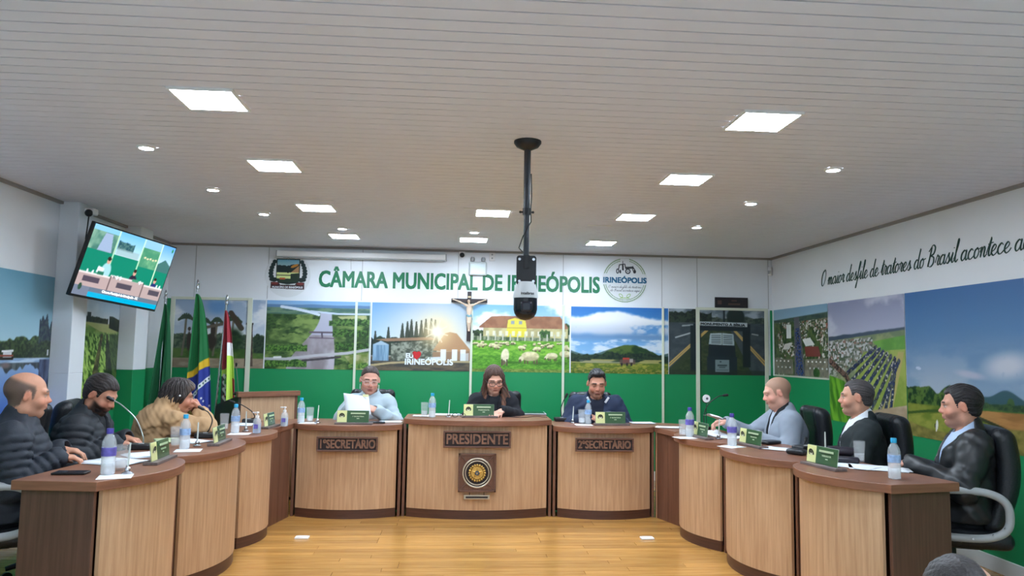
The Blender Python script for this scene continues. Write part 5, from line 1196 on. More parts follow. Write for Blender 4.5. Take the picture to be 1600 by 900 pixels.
# handwritten lettering: single-stroke script letters
GL = {'a': (1.05, [[(.75, .8), (.5, 1), (.15, .7), (.1, .25), (.35, 0), (.65, .3), (.8, .98), (.75, .3), (.9, 0), (1.15, .25)]]), 'c': (.9, [[(.75, .8), (.5, 1), (.15, .7), (.12, .25), (.4, 0), (.75, .15), (1, .4)]]),
 'd': (1.05, [[(.7, .8), (.45, 1), (.12, .6), (.12, .2), (.35, 0), (.65, .35), (.85, 1.3), (.95, 2.1), (.78, 1.2), (.75, .2), (.95, 0), (1.15, .25)]]), 'e': (.85, [[(0, .3), (.45, .5), (.65, .8), (.45, 1), (.15, .7), (.12, .25), (.4, 0), (.7, .12), (.95, .4)]]),
 'f': (.6, [[(0, .2), (.4, 1.1), (.65, 2), (.5, 2.2), (.35, 1.6), (.2, .2), (.05, -.8), (-.1, -1), (-.05, -.6), (.3, .1), (.65, .3)]]), 'i': (.55, [[(0, .3), (.3, 1), (.22, .3), (.4, 0), (.65, .25)], [(.40, 1.42), (.43, 1.50)]]),
 'l': (.55, [[(0, .3), (.4, 1.3), (.55, 2.1), (.4, 2.2), (.28, 1.4), (.22, .3), (.4, 0), (.65, .25)]]), 'm': (1.3, [[(0, .5), (.2, 1), (.15, 0)], [(.15, .2), (.42, .95), (.58, .8), (.52, 0)], [(.52, .2), (.82, .95), (1.0, .8), (.95, .2), (1.1, 0), (1.35, .25)]]),
 'n': (.95, [[(0, .5), (.2, 1), (.15, 0)], [(.15, .2), (.45, .95), (.64, .8), (.6, .2), (.75, 0), (1., .25)]]), 'o': (.9, [[(.5, 1), (.15, .75), (.1, .25), (.35, 0), (.65, .3), (.65, .75), (.45, 1), (.6, .85), (1, .95)]]),
 'r': (.7, [[(0, .3), (.25, 1.05), (.4, .9), (.58, .9), (.42, .3), (.55, 0), (.8, .2)]]), 's': (.75, [[(0, .2), (.42, 1.05), (.45, .75), (.6, .35), (.4, 0), (.15, .1)], [(.4, 0), (.85, .3)]]), 't': (.6, [[(0, .3), (.45, 1.7), (.3, .4), (.45, 0), (.7, .25)], [(.12, 1.12), (.75, 1.22)]]),
 'u': (.95, [[(0, .6), (.15, 1), (.1, .3), (.3, 0), (.6, .4), (.75, 1), (.68, .3), (.85, 0), (1.05, .25)]]), 'q': (.95, [[(.75, .8), (.5, 1), (.15, .7), (.1, .25), (.35, 0), (.65, .3), (.8, 1), (.65, -.2), (.5, -1), (.75, -.6), (1., .2)]]),
 'O': (1.35, [[(.8, 2.1), (.3, 1.8), (.05, 1), (.2, .15), (.6, 0), (1, .6), (1.1, 1.5), (.85, 2.1), (.5, 1.9)]]), 'B': (1.35, [[(.45, 2), (.3, 1), (.1, 0)], [(.0, 1.6), (.6, 2.2), (1.05, 1.9), (.9, 1.3), (.45, 1.1), (.95, .9), (1, .3), (.55, -.05), (.1, .15)]])}
def smooth_path(P, n=5):
    P = [np.array(p, float) for p in P]; 
    if len(P) < 3: return P
    Q = [P[0]*2-P[1]]+P+[P[-1]*2-P[-2]]; out = []
    for i in range(1, len(Q)-2):
        for k in range(n):
            t = k/n; out.append(.5*((2*Q[i])+(-Q[i-1]+Q[i+1])*t+(2*Q[i-1]-5*Q[i]+4*Q[i+1]-Q[i+2])*t*t+(-Q[i-1]+3*Q[i]-3*Q[i+1]+Q[i+2])*t**3))
    return out+[P[-1]]
def script(body, fn, r, sp=.55, slant=.28):
    """fn maps (x along the line in letter units, height) to a point"""
    x = 0; mb = MB()
    for ch in body:
        if ch == ' ': x += sp; continue
        w_, S = GL[ch]
        for s_ in S:
            pts = [fn(x+p[0]+slant*p[1], p[1]) for p in smooth_path(s_)]
            mb.tube(pts, [r*(1.25 if pts[min(i+1, len(pts)-1)][2] < pts[i][2] else .75) for i in range(len(pts))], 6)
        x += w_
    return mb, x
_, xw = script('O maior desfile de tratores do Brasil acontece ', lambda a, b: (0, 0, 0), .001)
y0, y1 = 7.06, 4.50; kx = (y0-y1)/xw
mb, _ = script('O maior desfile de tratores do Brasil acontece aqui', lambda a, b: (XR-.003, y0-a*kx, 2.105+b*.072), .0042)
tag(mb.build('wall_lettering', M_LETK, None), 'dark green handwritten slogan along the upper right wall', 'lettering')
def small_script(body, z, w_):
    _, xw = script(body, lambda a, b: (0, 0, 0), .001); k = w_/xw
    mb, _ = script(body, lambda a, b: (-w_/2+a*k, -.0075, z+b*.014), .0012); mb.build('lettering', M_LETD, el_)
small_script('O maior desfile de tratores', -.088, .38); small_script('do Brasil acontece aqui', -.128, .34)

# crucifix
c = onwall(732, 470); cr = empty('crucifix', (c[0]+.01, YB-.02, c[2]), 0, 'dark wooden crucifix with pale figure, between sunrise and sheep prints', 'crucifix')
M_CR = wood('dark_cross_wood', rgb(58, 44, 44), rgb(38, 28, 30), (20, 20, 3), .4)
z0 = onwall(730, 533)[2]-c[2]; z1 = onwall(734, 456)[2]-c[2]
MB().box((0, 0, (z0+z1)/2), (.045, .022, z1-z0)).build('upright', M_CR, cr, bevel=.003); MB().box((0, -.004, .0), (.40, .022, .042)).build('crossbeam', M_CR, cr, bevel=.003)
MB().box((0, -.014, z1-.06), (.035, .004, .018)).build('title_plate', mat('old_ivory', rgb(206, 190, 150), .6), cr, smooth=False)
FC = Field((-.22, -.10, -.36), (.22, .02, .08), .0035); y_ = -.035
FC.ell((0, y_, -.10), (.030, .018, .052), .02); FC.cap((0, y_, -.12), (0, y_, -.165), .023, .022, .02); FC.cap((-.034, y_, -.055), (.034, y_, -.055), .014, .014, .015)
for sx in (-1, 1):
    FC.cap((sx*.036, y_, -.055), (sx*.105, y_+.006, -.018), .0115, .009, .01); FC.cap((sx*.105, y_+.006, -.018), (sx*.172, y_+.012, .008), .009, .0065, .008); FC.ell((sx*.180, y_+.012, .010), (.011, .005, .008), .004)
    FC.cap((sx*.014, y_, -.17), (sx*.013, y_-.012, -.245), .0165, .012, .012); FC.cap((sx*.013, y_-.012, -.245), (sx*.006, y_+.004, -.325), .0115, .007, .008); FC.ell((sx*.005, y_-.004, -.335), (.008, .012, .009), .005)
FC.cap((0, y_, -.05), (-.006, y_-.008, -.022), .010, .010, .01); FC.ell((-.010, y_-.012, -.006), (.017, .018, .022), .006)
FC.build('figure', mat('figure_flesh', rgb(214, 190, 166), .5), cr, None, 1)
G = Field((-.06, -.09, -.25), (.06, .02, -.12), .003); G.ell((0, y_, -.170), (.033, .024, .026), .01); G.cap((.02, y_-.01, -.165), (.034, y_, -.21), .008, .005, .006); G.disp(wob(.0015, 160)); G.build('loincloth', mat('loincloth_blue', rgb(120, 164, 178), .6), cr)
G = Field((-.05, -.09, -.06), (.03, .02, .04), .003); G.ell((-.011, y_-.008, .002), (.0195, .0185, .0215), .004); G.func((-1, -1, -1), (1, 1, 1), lambda X, Y, Z: np.maximum(Y-(y_-.014), 0)*0+(Z+.004)*1.+np.maximum(0, Y-(y_-.012))*.0, .003, 's'); G.build('hair', mat('figure_hair', rgb(52, 38, 34), .6), cr)
# floor boxes
for i, (x, y, l) in enumerate(((472, 841, 'left'), (1011, 842, 'right'))):
    p = at_z(x, y, .0); e = empty('floor_box', p, 0, 'small white floor socket box on the %s side of the boards' % l, 'floor box', 'white floor boxes on the wooden floor')
    MB().box((0, 0, .006), (.10, .065, .012)).build('plate', M_FRAMEW, e, bevel=.003); MB().box((0, 0, .013), (.07, .045, .004)).build('lid', M_FRAMEW, e, bevel=.001)
# ------------------------------------------------------------------ the people
DB = (34, 30, 30)
def trim_scalp(**k): return dict(k)
C_PUF1 = cloth('puffer_navy', rgb(38, 44, 54), .66, .15, 200); C_PUF2 = cloth('puffer_black', rgb(36, 40, 46), .66, .15, 200)
C_TAN = cloth('tan_coat', rgb(186, 150, 110), .95, .4, 420); C_HEATHER = cloth('heather_knit', rgb(172, 188, 196), .95, .35, 600)
C_BLACKW = cloth('black_coat', rgb(24, 25, 32), .9); C_NAVY = cloth('navy_jacket', rgb(38, 50, 76), .8); C_DNAVY = cloth('dark_navy_shirt', rgb(28, 34, 52), .8)
C_GREYB = cloth('grey_blazer', rgb(146, 156, 168), .9, .3, 500); C_BLACKV = cloth('black_lining', rgb(20, 24, 30), .8); C_SUIT = cloth('dark_green_suit', rgb(36, 44, 46), .85, .2, 400)
C_WSHIRT = cloth('white_shirt', rgb(226, 232, 238), .8, .15); C_BSHIRT = cloth('pale_blue_shirt', rgb(178, 198, 224), .8, .15)
C_LEATHJ = mat('leather_jacket', rgb(38, 40, 42), .36, bump=.3, bscale=9, spec=.5); C_LSHIRT = cloth('light_grey_shirt', rgb(176, 186, 200), .85); C_YEL = cloth('yellow_green_blouse', rgb(176, 168, 96), .85)
C_WHITE = mat('white_trim', rgb(228, 232, 236), .7)

def torso(m, t, **k): return dict(m=m, t=t, **k)
PEOPLE = {}
# --- left desks
def mk_L1():
    P = dict(w=1.12, skin=(206, 150, 122), hairc=(84, 72, 66), scalp=dict(ymax=.026, top=.050, tb=.30, k=.82, col=(86, 74, 68)), yaw=8, pitch=-7, fat=.006, hs=1.02, lean=.03, belly=.03, stubble=.12,
             el=((-.25, .04, .69), (.25, .05, .69)), wr=((-.14, .22, .81), (.17, .22, .81)), ph=.5, neck=1.12,
             clothes=[torso(C_PUF1, .042, nm='puffer_jacket', ridge=.018, sp=.042, collar=(.055, .082), fold=.006)],
             hd=(((.2, 1, -.05), (0, .1, 1), .5), ((-.3, 1, -.05), (0, .1, 1), .5)))
    r, Hc, R, nb, sh = person('bald man in navy puffer jacket, seated at the nearest left desk', (-2.36, 4.16), 24, P)
def mk_L2():
    P = dict(w=1.10, skin=(196, 140, 114), hairc=(40, 32, 30), yaw=-14, pitch=-30, down=1, fat=.004, stubble=.85, lean=.10, shz=.92, head=(0, .055, .105),
             el=((-.27, .10, .68), (.28, .10, .68)), wr=((-.12, .28, .80), (.12, .28, .80)), ph=1.7, belly=.02,
             clothes=[torso(C_BLACKV, .012, nm='dark_shirt', fold=.002), torso(C_PUF2, .038, nm='puffer_jacket', ridge=.016, sp=.042, collar=(.035, .084), openv=(.66, .085), fold=.005)],
             hd=(((.4, 1, -.1), (0, .1, 1), .6), ((-.4, 1, -.1), (0, .1, 1), .6)))
    r, Hc, R, nb, sh = person('bearded dark-haired man in black puffer jacket looking down at papers', (-2.40, 4.86), 8, P)
    hair(r, Hc, R, P, t=.016, ts=.004, rec=.012)
    hair(r, Hc, R, P, t=0, ts=0, amp=.0012, top=(0, .030, -.070), r=(.058, .058, .046), h=.005, nm='beard', full=True, nape=0)
def mk_L3():
    P = dict(w=.98, skin=(190, 136, 112), hairc=(44, 36, 34), yaw=-6, pitch=-12, lean=.17, head=(.01, .06, .055), h=.006, side=.02,
             el=((-.22, .37, .815), (.22, .38, .815)), wr=((-.02, .36, .925), (.05, .38, .935)), ph=2.9, shz=.89,
             clothes=[torso(C_YEL, .010, nm='blouse', fold=.002), torso(C_TAN, .034, nm='tan_coat', collar=(.045, .094), openv=(.70, .07), fold=.009, fs=27., hh=.006)],
             hd=(((.4, -.1, .6), (-.2, 1, .2), 1.2), ((-.5, -.2, .6), (0, 1, .2), 1.2)))
    r, Hc, R, nb, sh = person('woman in tan coat with dark curly bob, leaning on her folded hands', (-2.22, 5.45), 36, P)
    def ex(F, q, R, hs):
        for x, y, z, a_ in ((-.05, -.05, -.03, .045), (.05, -.05, -.03, .045), (0, -.075, -.02, .055), (-.06, .0, .0, .04), (.06, .0, .0, .04), (0, .045, .085, .035), (.03, .06, .07, .028), (-.03, .03, .09, .03)):
            F.ell(q(x, y, z), (a_,)*3, .03)
    def cl(L, C, n): t = sst(.0, .08, L[:, 1])*sst(.0, .08, L[:, 2]); return lerpc(C, (128, 100, 80), t*(.5+.4*n)*.8)
    hair(r, Hc, R, P, t=.018, ts=.012, amp=.0035, extra=ex, down=True, color=cl, line=([-.12, .0, .02, .035, .06, .09, .12], [-.10, -.085, -.05, .0, .045, .075, .09]))
    p = Hc+R @ np.array((.098, -.01, .01)); MB().ball(tuple(p), .007, 8, 6).build('hair_clip', C_WHITE, r)
# --- middle desks
def mk_C1():
    P = dict(w=.90, skin=(214, 160, 140), hairc=(52, 38, 34), yaw=8, pitch=-14, roll=-3, down=1, h=.0055, hs=1.07, lips=(150, 76, 80), lean=.05, up=.0,
             el=((-.25, .14, .74), (.25, .16, .76)), wr=((-.08, .36, .87), (.13, .38, .90)), ph=.9,
             clothes=[torso(C_HEATHER, .026, nm='knit_sweater', collar=(.060, .072), fold=.007)],
             hd=(((.75, .5, .25), (-.2, .6, .7), 1.0), ((-.55, .5, .45), (.3, .7, .5), 1.0)), head=(.005, .03, .138))
    # local +x is her right hand, which the camera sees on the picture's left
    r, Hc, R, nb, sh = person('woman in pale heather turtleneck reading from a sheet of paper', (-.80, 7.02), -88, P)
    hair(r, Hc, R, P, t=.003, ts=.0015, amp=.0008, line=([-.12, -.03, -.01, .01, .03, .05, .065, .10], [-.06, -.05, .015, .025, .04, .072, .083, .105]))
    MB().ball(tuple(Hc+R @ np.array((0, -.125, .03))), .036, 12, 10).build('hair_bun', mat('bun_brown', rgb(50, 36, 32), .5), r)
    spectacles(r, Hc, R, 1.07, mat('pale_frame', rgb(226, 220, 214), .35), r=.0012)
    q = Hc+R @ np.array((.086, -.01, -.045)); MB().tube([tuple(q), tuple(q-V3(0, 0, .045))], .0035, 6).build('earring', C_WHITE, r)
    q = Hc+R @ np.array((-.086, -.01, -.045)); MB().tube([tuple(q), tuple(q-V3(0, 0, .045))], .0035, 6).build('earring', C_WHITE, r)
    # the sheet in her hands
    g = MB(); rows = []
    for i in range(8):
        v = i/7; rows.append([(-.045+.22*(j/6)+.03*v, .462+.02*math.sin(j/6*PI)-.05*v, .865+up_(v)-.03*(1-j/6)) for j in range(7)])
    g.grid(rows); o = g.build('paper_sheet', M_PAPER, None, solid=.0006); o.matrix_world = r.matrix_basis.copy()
    tag(o, 'white sheet of paper held up by the woman in the turtleneck', 'paper')
    n_ = MB().box((.010, .435, 1.0), (.05, .002, .022), rx=.2).build('sticky_note', mat('note_yellow', rgb(214, 214, 160), .7), o, smooth=False)
def up_(v): return .155*v
def mk_C2():
    P = dict(w=.84, skin=(218, 168, 146), hairc=(72, 48, 38), yaw=4, pitch=-22, roll=2, down=1, hs=1.05, lips=(176, 104, 98), lean=.09, browc=(70, 48, 40),
             el=((-.22, .16, .78), (.22, .16, .78)), wr=((-.05, .34, .85), (.09, .34, .85)), ph=1.3, head=(0, .045, .138), up=.02,
             clothes=[torso(C_BLACKV, .012, nm='black_top', fold=.002), torso(C_BLACKW, .034, nm='black_coat', collar=(.02, .080), openv=(.74, .06), fold=.007)],
             hd=(((.5, 1, -.1), (0, .1, 1), .6), ((-.5, 1, -.1), (0, .1, 1), .6)))
    r, Hc, R, nb, sh = person('woman in black coat with long brown hair and dark-rimmed glasses', (.335, 7.02), -86, P)
    def ex(F, q, R, hs):
        dn = lambda x, y, z: (V3(*q(x, y, 0)) + V3(0, 0, z))
        F.cap(q(-.066, -.01, .02), dn(-.088, -.005, -.10), .030, .034, .03); F.cap(dn(-.088, -.005, -.10), dn(-.075, .05, -.22), .034, .024, .02)
        F.cap(q(.066, -.01, .02), dn(.080, -.02, -.10), .030, .032, .03); F.cap(dn(.080, -.02, -.10), dn(.075, .0, -.17), .032, .022, .02)
        F.cap(q(0, -.06, 0), dn(0, -.10, -.16), .06, .06, .03); F.cap(dn(-.1, .0, -.09), dn(-.13, .02, -.15), .022, .016, .02)
    def cl(L, C, n): t = sst(-.05, -.16, L[:, 2]); return lerpc(C, (132, 84, 58), t*(.5+.4*n))
    cut = lambda x, y, z: np.where(z > -.11, np.maximum(np.abs(x)-.060-.12*np.maximum(0, .03-z)*0+.028*np.clip((z-.02)/.08, 0, 1)*1.6, np.maximum(z-.070, .02-y)), 1.)
    hair(r, Hc, R, P, t=.012, ts=.008, amp=.0022, extra=ex, down=True, cutf=cut, color=cl, h=.005, line=([-.2, .2], [-.6, -.6]))
    spectacles(r, Hc, R, 1.05, M_BLACK, r=.0026, w_=.026, h_=.019)
    MB().lathe([(0, -.012), (.008, -.01), (.009, .006), (0, .012)], 8, tuple(nb+V3(.02, .14, -.10))).build('brooch', C_WHITE, r)
def mk_C3():
    P = dict(w=1.04, skin=(196, 142, 118), hairc=(24, 22, 26), yaw=-2, pitch=-17, down=1, hs=1.05, stubble=.14, lean=.10, head=(0, .045, .135), h=.0055,
             el=((-.29, .12, .72), (.29, .12, .72)), wr=((-.07, .36, .83), (.09, .36, .83)), ph=2.2,
             clothes=[torso(C_DNAVY, .014, nm='dark_shirt', fold=.003, collar=(.015, .068)), torso(C_NAVY, .036, nm='navy_jacket', collar=(.035, .086), openv=(.62, .085), fold=.007)],
             hd=(((.6, .6, -.1), (0, .3, 1), .9), ((-.6, .6, -.1), (0, .3, 1), .9)))
    r, Hc, R, nb, sh = person('dark-haired man in navy jacket with white collar tabs, looking down', (1.31, 7.0), -92, P)
    hair(r, Hc, R, P, t=.016, ts=.003, dz=.014, rec=.012, extra=lambda F, q, R, hs: (F.ell(q(.018, .045, .098), (.045, .035, .022), .02), F.ell(q(-.03, .03, .10), (.04, .04, .018), .02)))
    for sx in (-1, 1):
        p = nb+V3(sx*.085, .108, -.012); MB().box((0, 0, 0), (.020, .006, .062), ry=sx*.55, rx=-.25).build('collar_tab', C_WHITE, r, loc=tuple(p), bevel=.002)
# --- right desks
def mk_R1():
    P = dict(w=1.05, skin=(222, 168, 148), hairc=(150, 128, 104), browc=(190, 150, 120), yaw=-6, pitch=-17, down=1, fat=.004, hs=1.0, lean=.07, stubble=.15,
             scalp=dict(dz=.004, k=.62, col=(136, 110, 88)),
             el=((-.27, .10, .71), (.25, .24, .77)), wr=((-.16, .30, .80), (.17, .45, .87)), ph=.2, head=(0, .04, .138), neck=1.06,
             clothes=[torso(C_LSHIRT, .010, nm='light_shirt', fold=0, hh=.006, collar=(.04, .070)), torso(C_BLACKV, .022, nm='black_lapels', fold=0, collar=(.022, .078), openv=(.62, .055), hh=.005), torso(C_GREYB, .031, nm='grey_blazer', collar=(.005, .086), openv=(.58, .090), fold=.004, hh=.006)],
             hd=(((.3, 1, -.1), (0, .1, 1), .6), ((.1, 1, .05), (.3, .2, .9), .8)))
    # mirrored arms: his right hand (local +x) reaches for the sheet
    person('man with cropped fair hair in light grey blazer, looking down', (2.56, 5.52), 172, P)
def mk_R2():
    P = dict(w=1.10, skin=(204, 154, 128), hairc=(70, 66, 66), yaw=-4, pitch=-2, fat=.005, lean=.0, stubble=.18, hs=1.0,
             el=((-.29, .08, .70), (.29, .08, .70)), wr=((-.12, .32, .72), (.12, .32, .72)), ph=1.1, neck=1.1, belly=.02,
             clothes=[torso(C_WSHIRT, .014, nm='white_shirt', fold=.001, hh=.005, collar=(.03, .073)), torso(C_SUIT, .030, nm='dark_suit_jacket', collar=(.005, .084), openv=(.56, .115), fold=.005)])
    r, Hc, R, nb, sh = person('man in dark suit jacket and open white shirt, watching the front', (2.74, 4.86), 158, P)
    hair(r, Hc, R, P, t=.007, ts=.003, rec=.03, dz=.008, amp=.001)
def mk_R3():
    P = dict(w=1.02, skin=(206, 152, 128), hairc=(34, 30, 32), yaw=-3, pitch=-5, lean=-.02, stubble=.2, hs=1.0, fat=.003,
             el=((-.26, .05, .70), (.25, .06, .70)), wr=((-.12, .28, .80), (.16, .28, .74)), ph=2.6, belly=.03, neck=1.08,
             clothes=[torso(C_BSHIRT, .014, nm='pale_blue_shirt', fold=.001, hh=.005, collar=(.032, .073)), torso(C_LEATHJ, .036, nm='leather_jacket', collar=(.030, .090), openv=(.54, .12), fold=.007, fs=15.)],
             hd=(((.2, 1, -.1), (0, .1, 1), .6), ((-.3, 1, -.1), (0, .1, 1), .6)))
    r, Hc, R, nb, sh = person('man in black leather jacket and pale blue shirt, nearest right desk', (2.92, 4.10), 152, P)
    hair(r, Hc, R, P, t=.013, ts=.004, rec=.026, dz=.004)
# ------------------------------------------------------------------ office chairs
def rbox(F, c, hs_, r, k=.01, bend=None, crease=None):
    c = np.array(c, np.float32)
    def fn(X, Y, Z):
        x, y, z = X-c[0], Y-c[1], Z-c[2]
        if bend: y = y+bend(x, z)
        qx, qy, qz = np.abs(x)-hs_[0]+r, np.abs(y)-hs_[1]+r, np.abs(z)-hs_[2]+r
        d = np.sqrt(np.maximum(qx, 0)**2+np.maximum(qy, 0)**2+np.maximum(qz, 0)**2)+np.minimum(np.maximum(np.maximum(qx, qy), qz), 0)-r
        if crease: d = d+crease(x, y, z)
        return d
    m = np.array(hs_)+.12; F.func(c-m, c+m, fn, k); return F
def make_chair(label, loc, heading, up=0):
    e = empty('office_chair', (loc[0], loc[1], loc[2] if len(loc) > 2 else 0), math.radians(heading-90), label, 'chair', 'black leather office chairs')
    F = rbox(Field((-.36, -.42, .38), (.36, .1, 1.16), .011), (0, -.205, .74), (.215, .058, .285), .055, bend=lambda x, z: .12*z+.05*np.cos(z*6)-.35*x*x, crease=lambda x, y, z: .008*np.exp(-((np.abs(x)-.13)/.012)**2)+.006*np.exp(-((z-.12)/.012)**2)*(np.abs(x) < .13))
    F.build('backrest', M_LEATHER, e, None, 1)
    F = rbox(Field((-.32, -.34, .34), (.32, .34, .56), .012), (0, .0, .425), (.245, .25, .05), .045, crease=lambda x, y, z: .006*np.exp(-((np.abs(x)-.14)/.012)**2))
    F.build('seat', M_LEATHER, e, None, 1)
    for sx in (-1, 1):
        pts = []; w2, h2, cy, cz, rr = .22, .125, .02, .575, .11
        for a in np.linspace(0, 2*PI, 57):
            ca, sa = math.cos(a), math.sin(a); pts.append((sx*.305, cy+w2*math.copysign(abs(ca)**.72, ca), cz+h2*math.copysign(abs(sa)**.72, sa)))
        MB().tube(pts, .021, 14, flat=1.0).build('arm', M_GREYP, e)
        for a_ in (-.5, -.9, -1.4): MB().cyl((sx*.322, cy-w2*math.cos(a_)*.98, cz+h2*math.sin(a_)*.98), (sx*.330, cy-w2*math.cos(a_)*.98, cz+h2*math.sin(a_)*.98), .005, None, 8).build('rivet', M_CHROME, e)
        MB().cyl((sx*.20, cy, .40), (sx*.30, cy, .455), .012).build('arm_bracket', M_BLACK, e)
    MB().box((0, -.02, .365), (.22, .22, .03)).build('seat_plate', M_BLACK, e, bevel=.004); MB().box((0, -.22, .44), (.06, .05, .20), rx=.1).build('back_bar', M_BLACK, e, bevel=.004)
    MB().cyl((0, 0, .10), (0, 0, .36), .022).build('column', M_BLACK, e)
    for k in range(5):
        a = 2*PI*k/5+.3; c, s = math.cos(a), math.sin(a)
        l_ = MB().tube([(0, 0, .11), (.15*c, .15*s, .10), (.28*c, .28*s, .075)], [.028, .022, .014], 8, flat=.8).build('leg', M_BLACK, e)
        MB().cyl((.27*c-s*.012, .27*s+c*.012, .028), (.27*c+s*.012, .27*s-c*.012, .028), .028, None, 14).build('caster', M_BLACK, l_)
    return e
ch0 = make_chair('black leather office chair with grey loop arms, under the leather-jacket man', (2.84, 4.12), 160)
def chair(label, x, y, hd, z=0):
    c = copy_tree(ch0); c.location = (x, y, z); c.rotation_euler = (0, 0, math.radians(hd-90)); c['label'] = label; return c
chair('black leather office chair under the man in the dark suit jacket', 2.70, 4.87, 170)
chair('black leather office chair behind the man in the grey blazer', 2.50, 5.53, 172)
chair('black leather office chair under the bald man, nearest left desk', -2.40, 4.15, 18)
chair('black leather office chair under the bearded man in the puffer jacket', -2.42, 4.86, 4)
chair('black leather office chair behind the woman in the tan coat', -2.44, 5.40, 14)
chair('black leather office chair behind the woman in the turtleneck', -.80, 7.05, -88)
chair('black leather office chair behind the woman with long brown hair', .41, 7.04, -92)
chair('black leather office chair under the man in the navy jacket', 1.31, 7.0, -90)
for n_ in ('L1', 'L2', 'L3', 'C1', 'C2', 'C3', 'R1', 'R2', 'R3'): globals()['mk_'+n_]()

# listener in the audience, only the crown of the head reaches into the picture
P = dict(w=1.0, skin=(196, 150, 124), hairc=(44, 40, 40), yaw=6, pitch=-4, hs=.95, lean=.0, el=((-.27, .06, .70), (.27, .06, .70)), wr=((-.12, .30, .60), (.12, .30, .60)), ph=.7, up=.03,
         clothes=[torso(C_BLACKW, .030, nm='dark_coat', collar=(.03, .085), fold=.006)])
r_, Hc, R, nb, sh = person('audience listener with thinning dark hair, at the lower right corner', (1.215, 1.72, -.35), 84, P); r_['group'] = 'audience'
hair(r_, Hc, R, P, t=.008, ts=.005, amp=.0009, cutf=lambda x, y, z: np.maximum(.070-z+.2*np.abs(x-.05), np.abs(x-.050)-.032)*.7)
chair('black leather office chair on the lower audience floor', 1.215, 1.70, 84, -.35)['group'] = 'audience chairs'

# ------------------------------------------------------------------ things on the desks
M_PET = mat('clear_bottle', rgb(240, 246, 250), .1, alpha=.28, spec=.6); M_WATER = mat('water', rgb(242, 247, 250), .06, alpha=.34, spec=.5); M_GLASS = mat('clear_glass', rgb(240, 244, 245), 0.05, alpha=.12, spec=.8)
M_CAPB = mat('cap_cyan', rgb(40, 160, 206), .4); M_CAPP = mat('cap_violet', rgb(70, 62, 150), .4); M_LABB = mat('label_blue', rgb(150, 184, 232), .45, alpha=.8, var=.35, vscale=40); M_LABP = mat('label_violet', rgb(104, 96, 178), .45, var=.25, vscale=40)
def surf(px, py, z=HS): return at_z(px, py, z)
def bottle_proto(cap, lab, s=1.):
    e = empty('water_bottle')
    MB().lathe([(r*s, z*s) for r, z in ((0, .0), (.028, .0), (.031, .006), (.031, .05), (.029, .055), (.031, .06), (.031, .075), (.0315, .125), (.030, .135), (.031, .14), (.027, .158), (.018, .176), (.0125, .184), (.0125, .192))], 24).build('bottle_shell', M_PET, e)
    MB().lathe([(r*s, z*s) for r, z in ((0, .002), (.0295, .004), (.0295, .112), (0, .112))], 24).build('water', M_WATER, e)
    MB().lathe([(.0318*s, .085*s), (.0320*s, .087*s), (.0320*s, .122*s), (.0318*s, .124*s)], 24).build('label', lab, e)
    MB().lathe([(0, .186*s), (.0152*s, .186*s), (.0152*s, .207*s), (.0135*s, .210*s), (0, .210*s)], 20).build('cap', cap, e); return e
bt = [bottle_proto(M_CAPB, M_LABB), bottle_proto(M_CAPP, M_LABP, 1.06)]
def glass_proto():
    e = empty('drinking_glass'); MB().lathe([(0, .0), (.026, .0), (.028, .003), (.034, .125), (.0325, .125), (.0265, .012), (0, .012)], 24).build('tumbler', M_GLASS, e)
    MB().lathe([(0, .013), (.0262, .013), (.0285, .05), (0, .05)], 24).build('water', M_WATER, e); return e
gl = glass_proto()
def pen_proto():
    e = empty('pen_stand'); MB().lathe([(0, 0), (.026, 0), (.027, .004), (.015, .010), (.014, .012)], 20).build('base', M_CHROME, e); MB().ball((0, 0, .022), .014, 14, 10).build('ball', M_CHROME, e)
    MB().tube([(0, 0, .03), (.003, 0, .09), (.006, .0, .150)], [.0045, .005, .0038], 10).build('pen', mat('pen_white', rgb(206, 214, 208), .35), e); return e
pn = pen_proto()
M_NPW = wood('plate_base_wood', rgb(122, 108, 104), rgb(92, 80, 78), (3, 30, 3), .45); M_NPG = mat('plate_green', rgb(58, 92, 58), .25, coat=.3); M_NPY = mat('plate_yellow', rgb(222, 224, 158), .3); M_ACR = mat('acrylic_edge', rgb(200, 220, 190), .15, alpha=.5)
M_NPT = mat('plate_letters', rgb(176, 196, 156), .4)
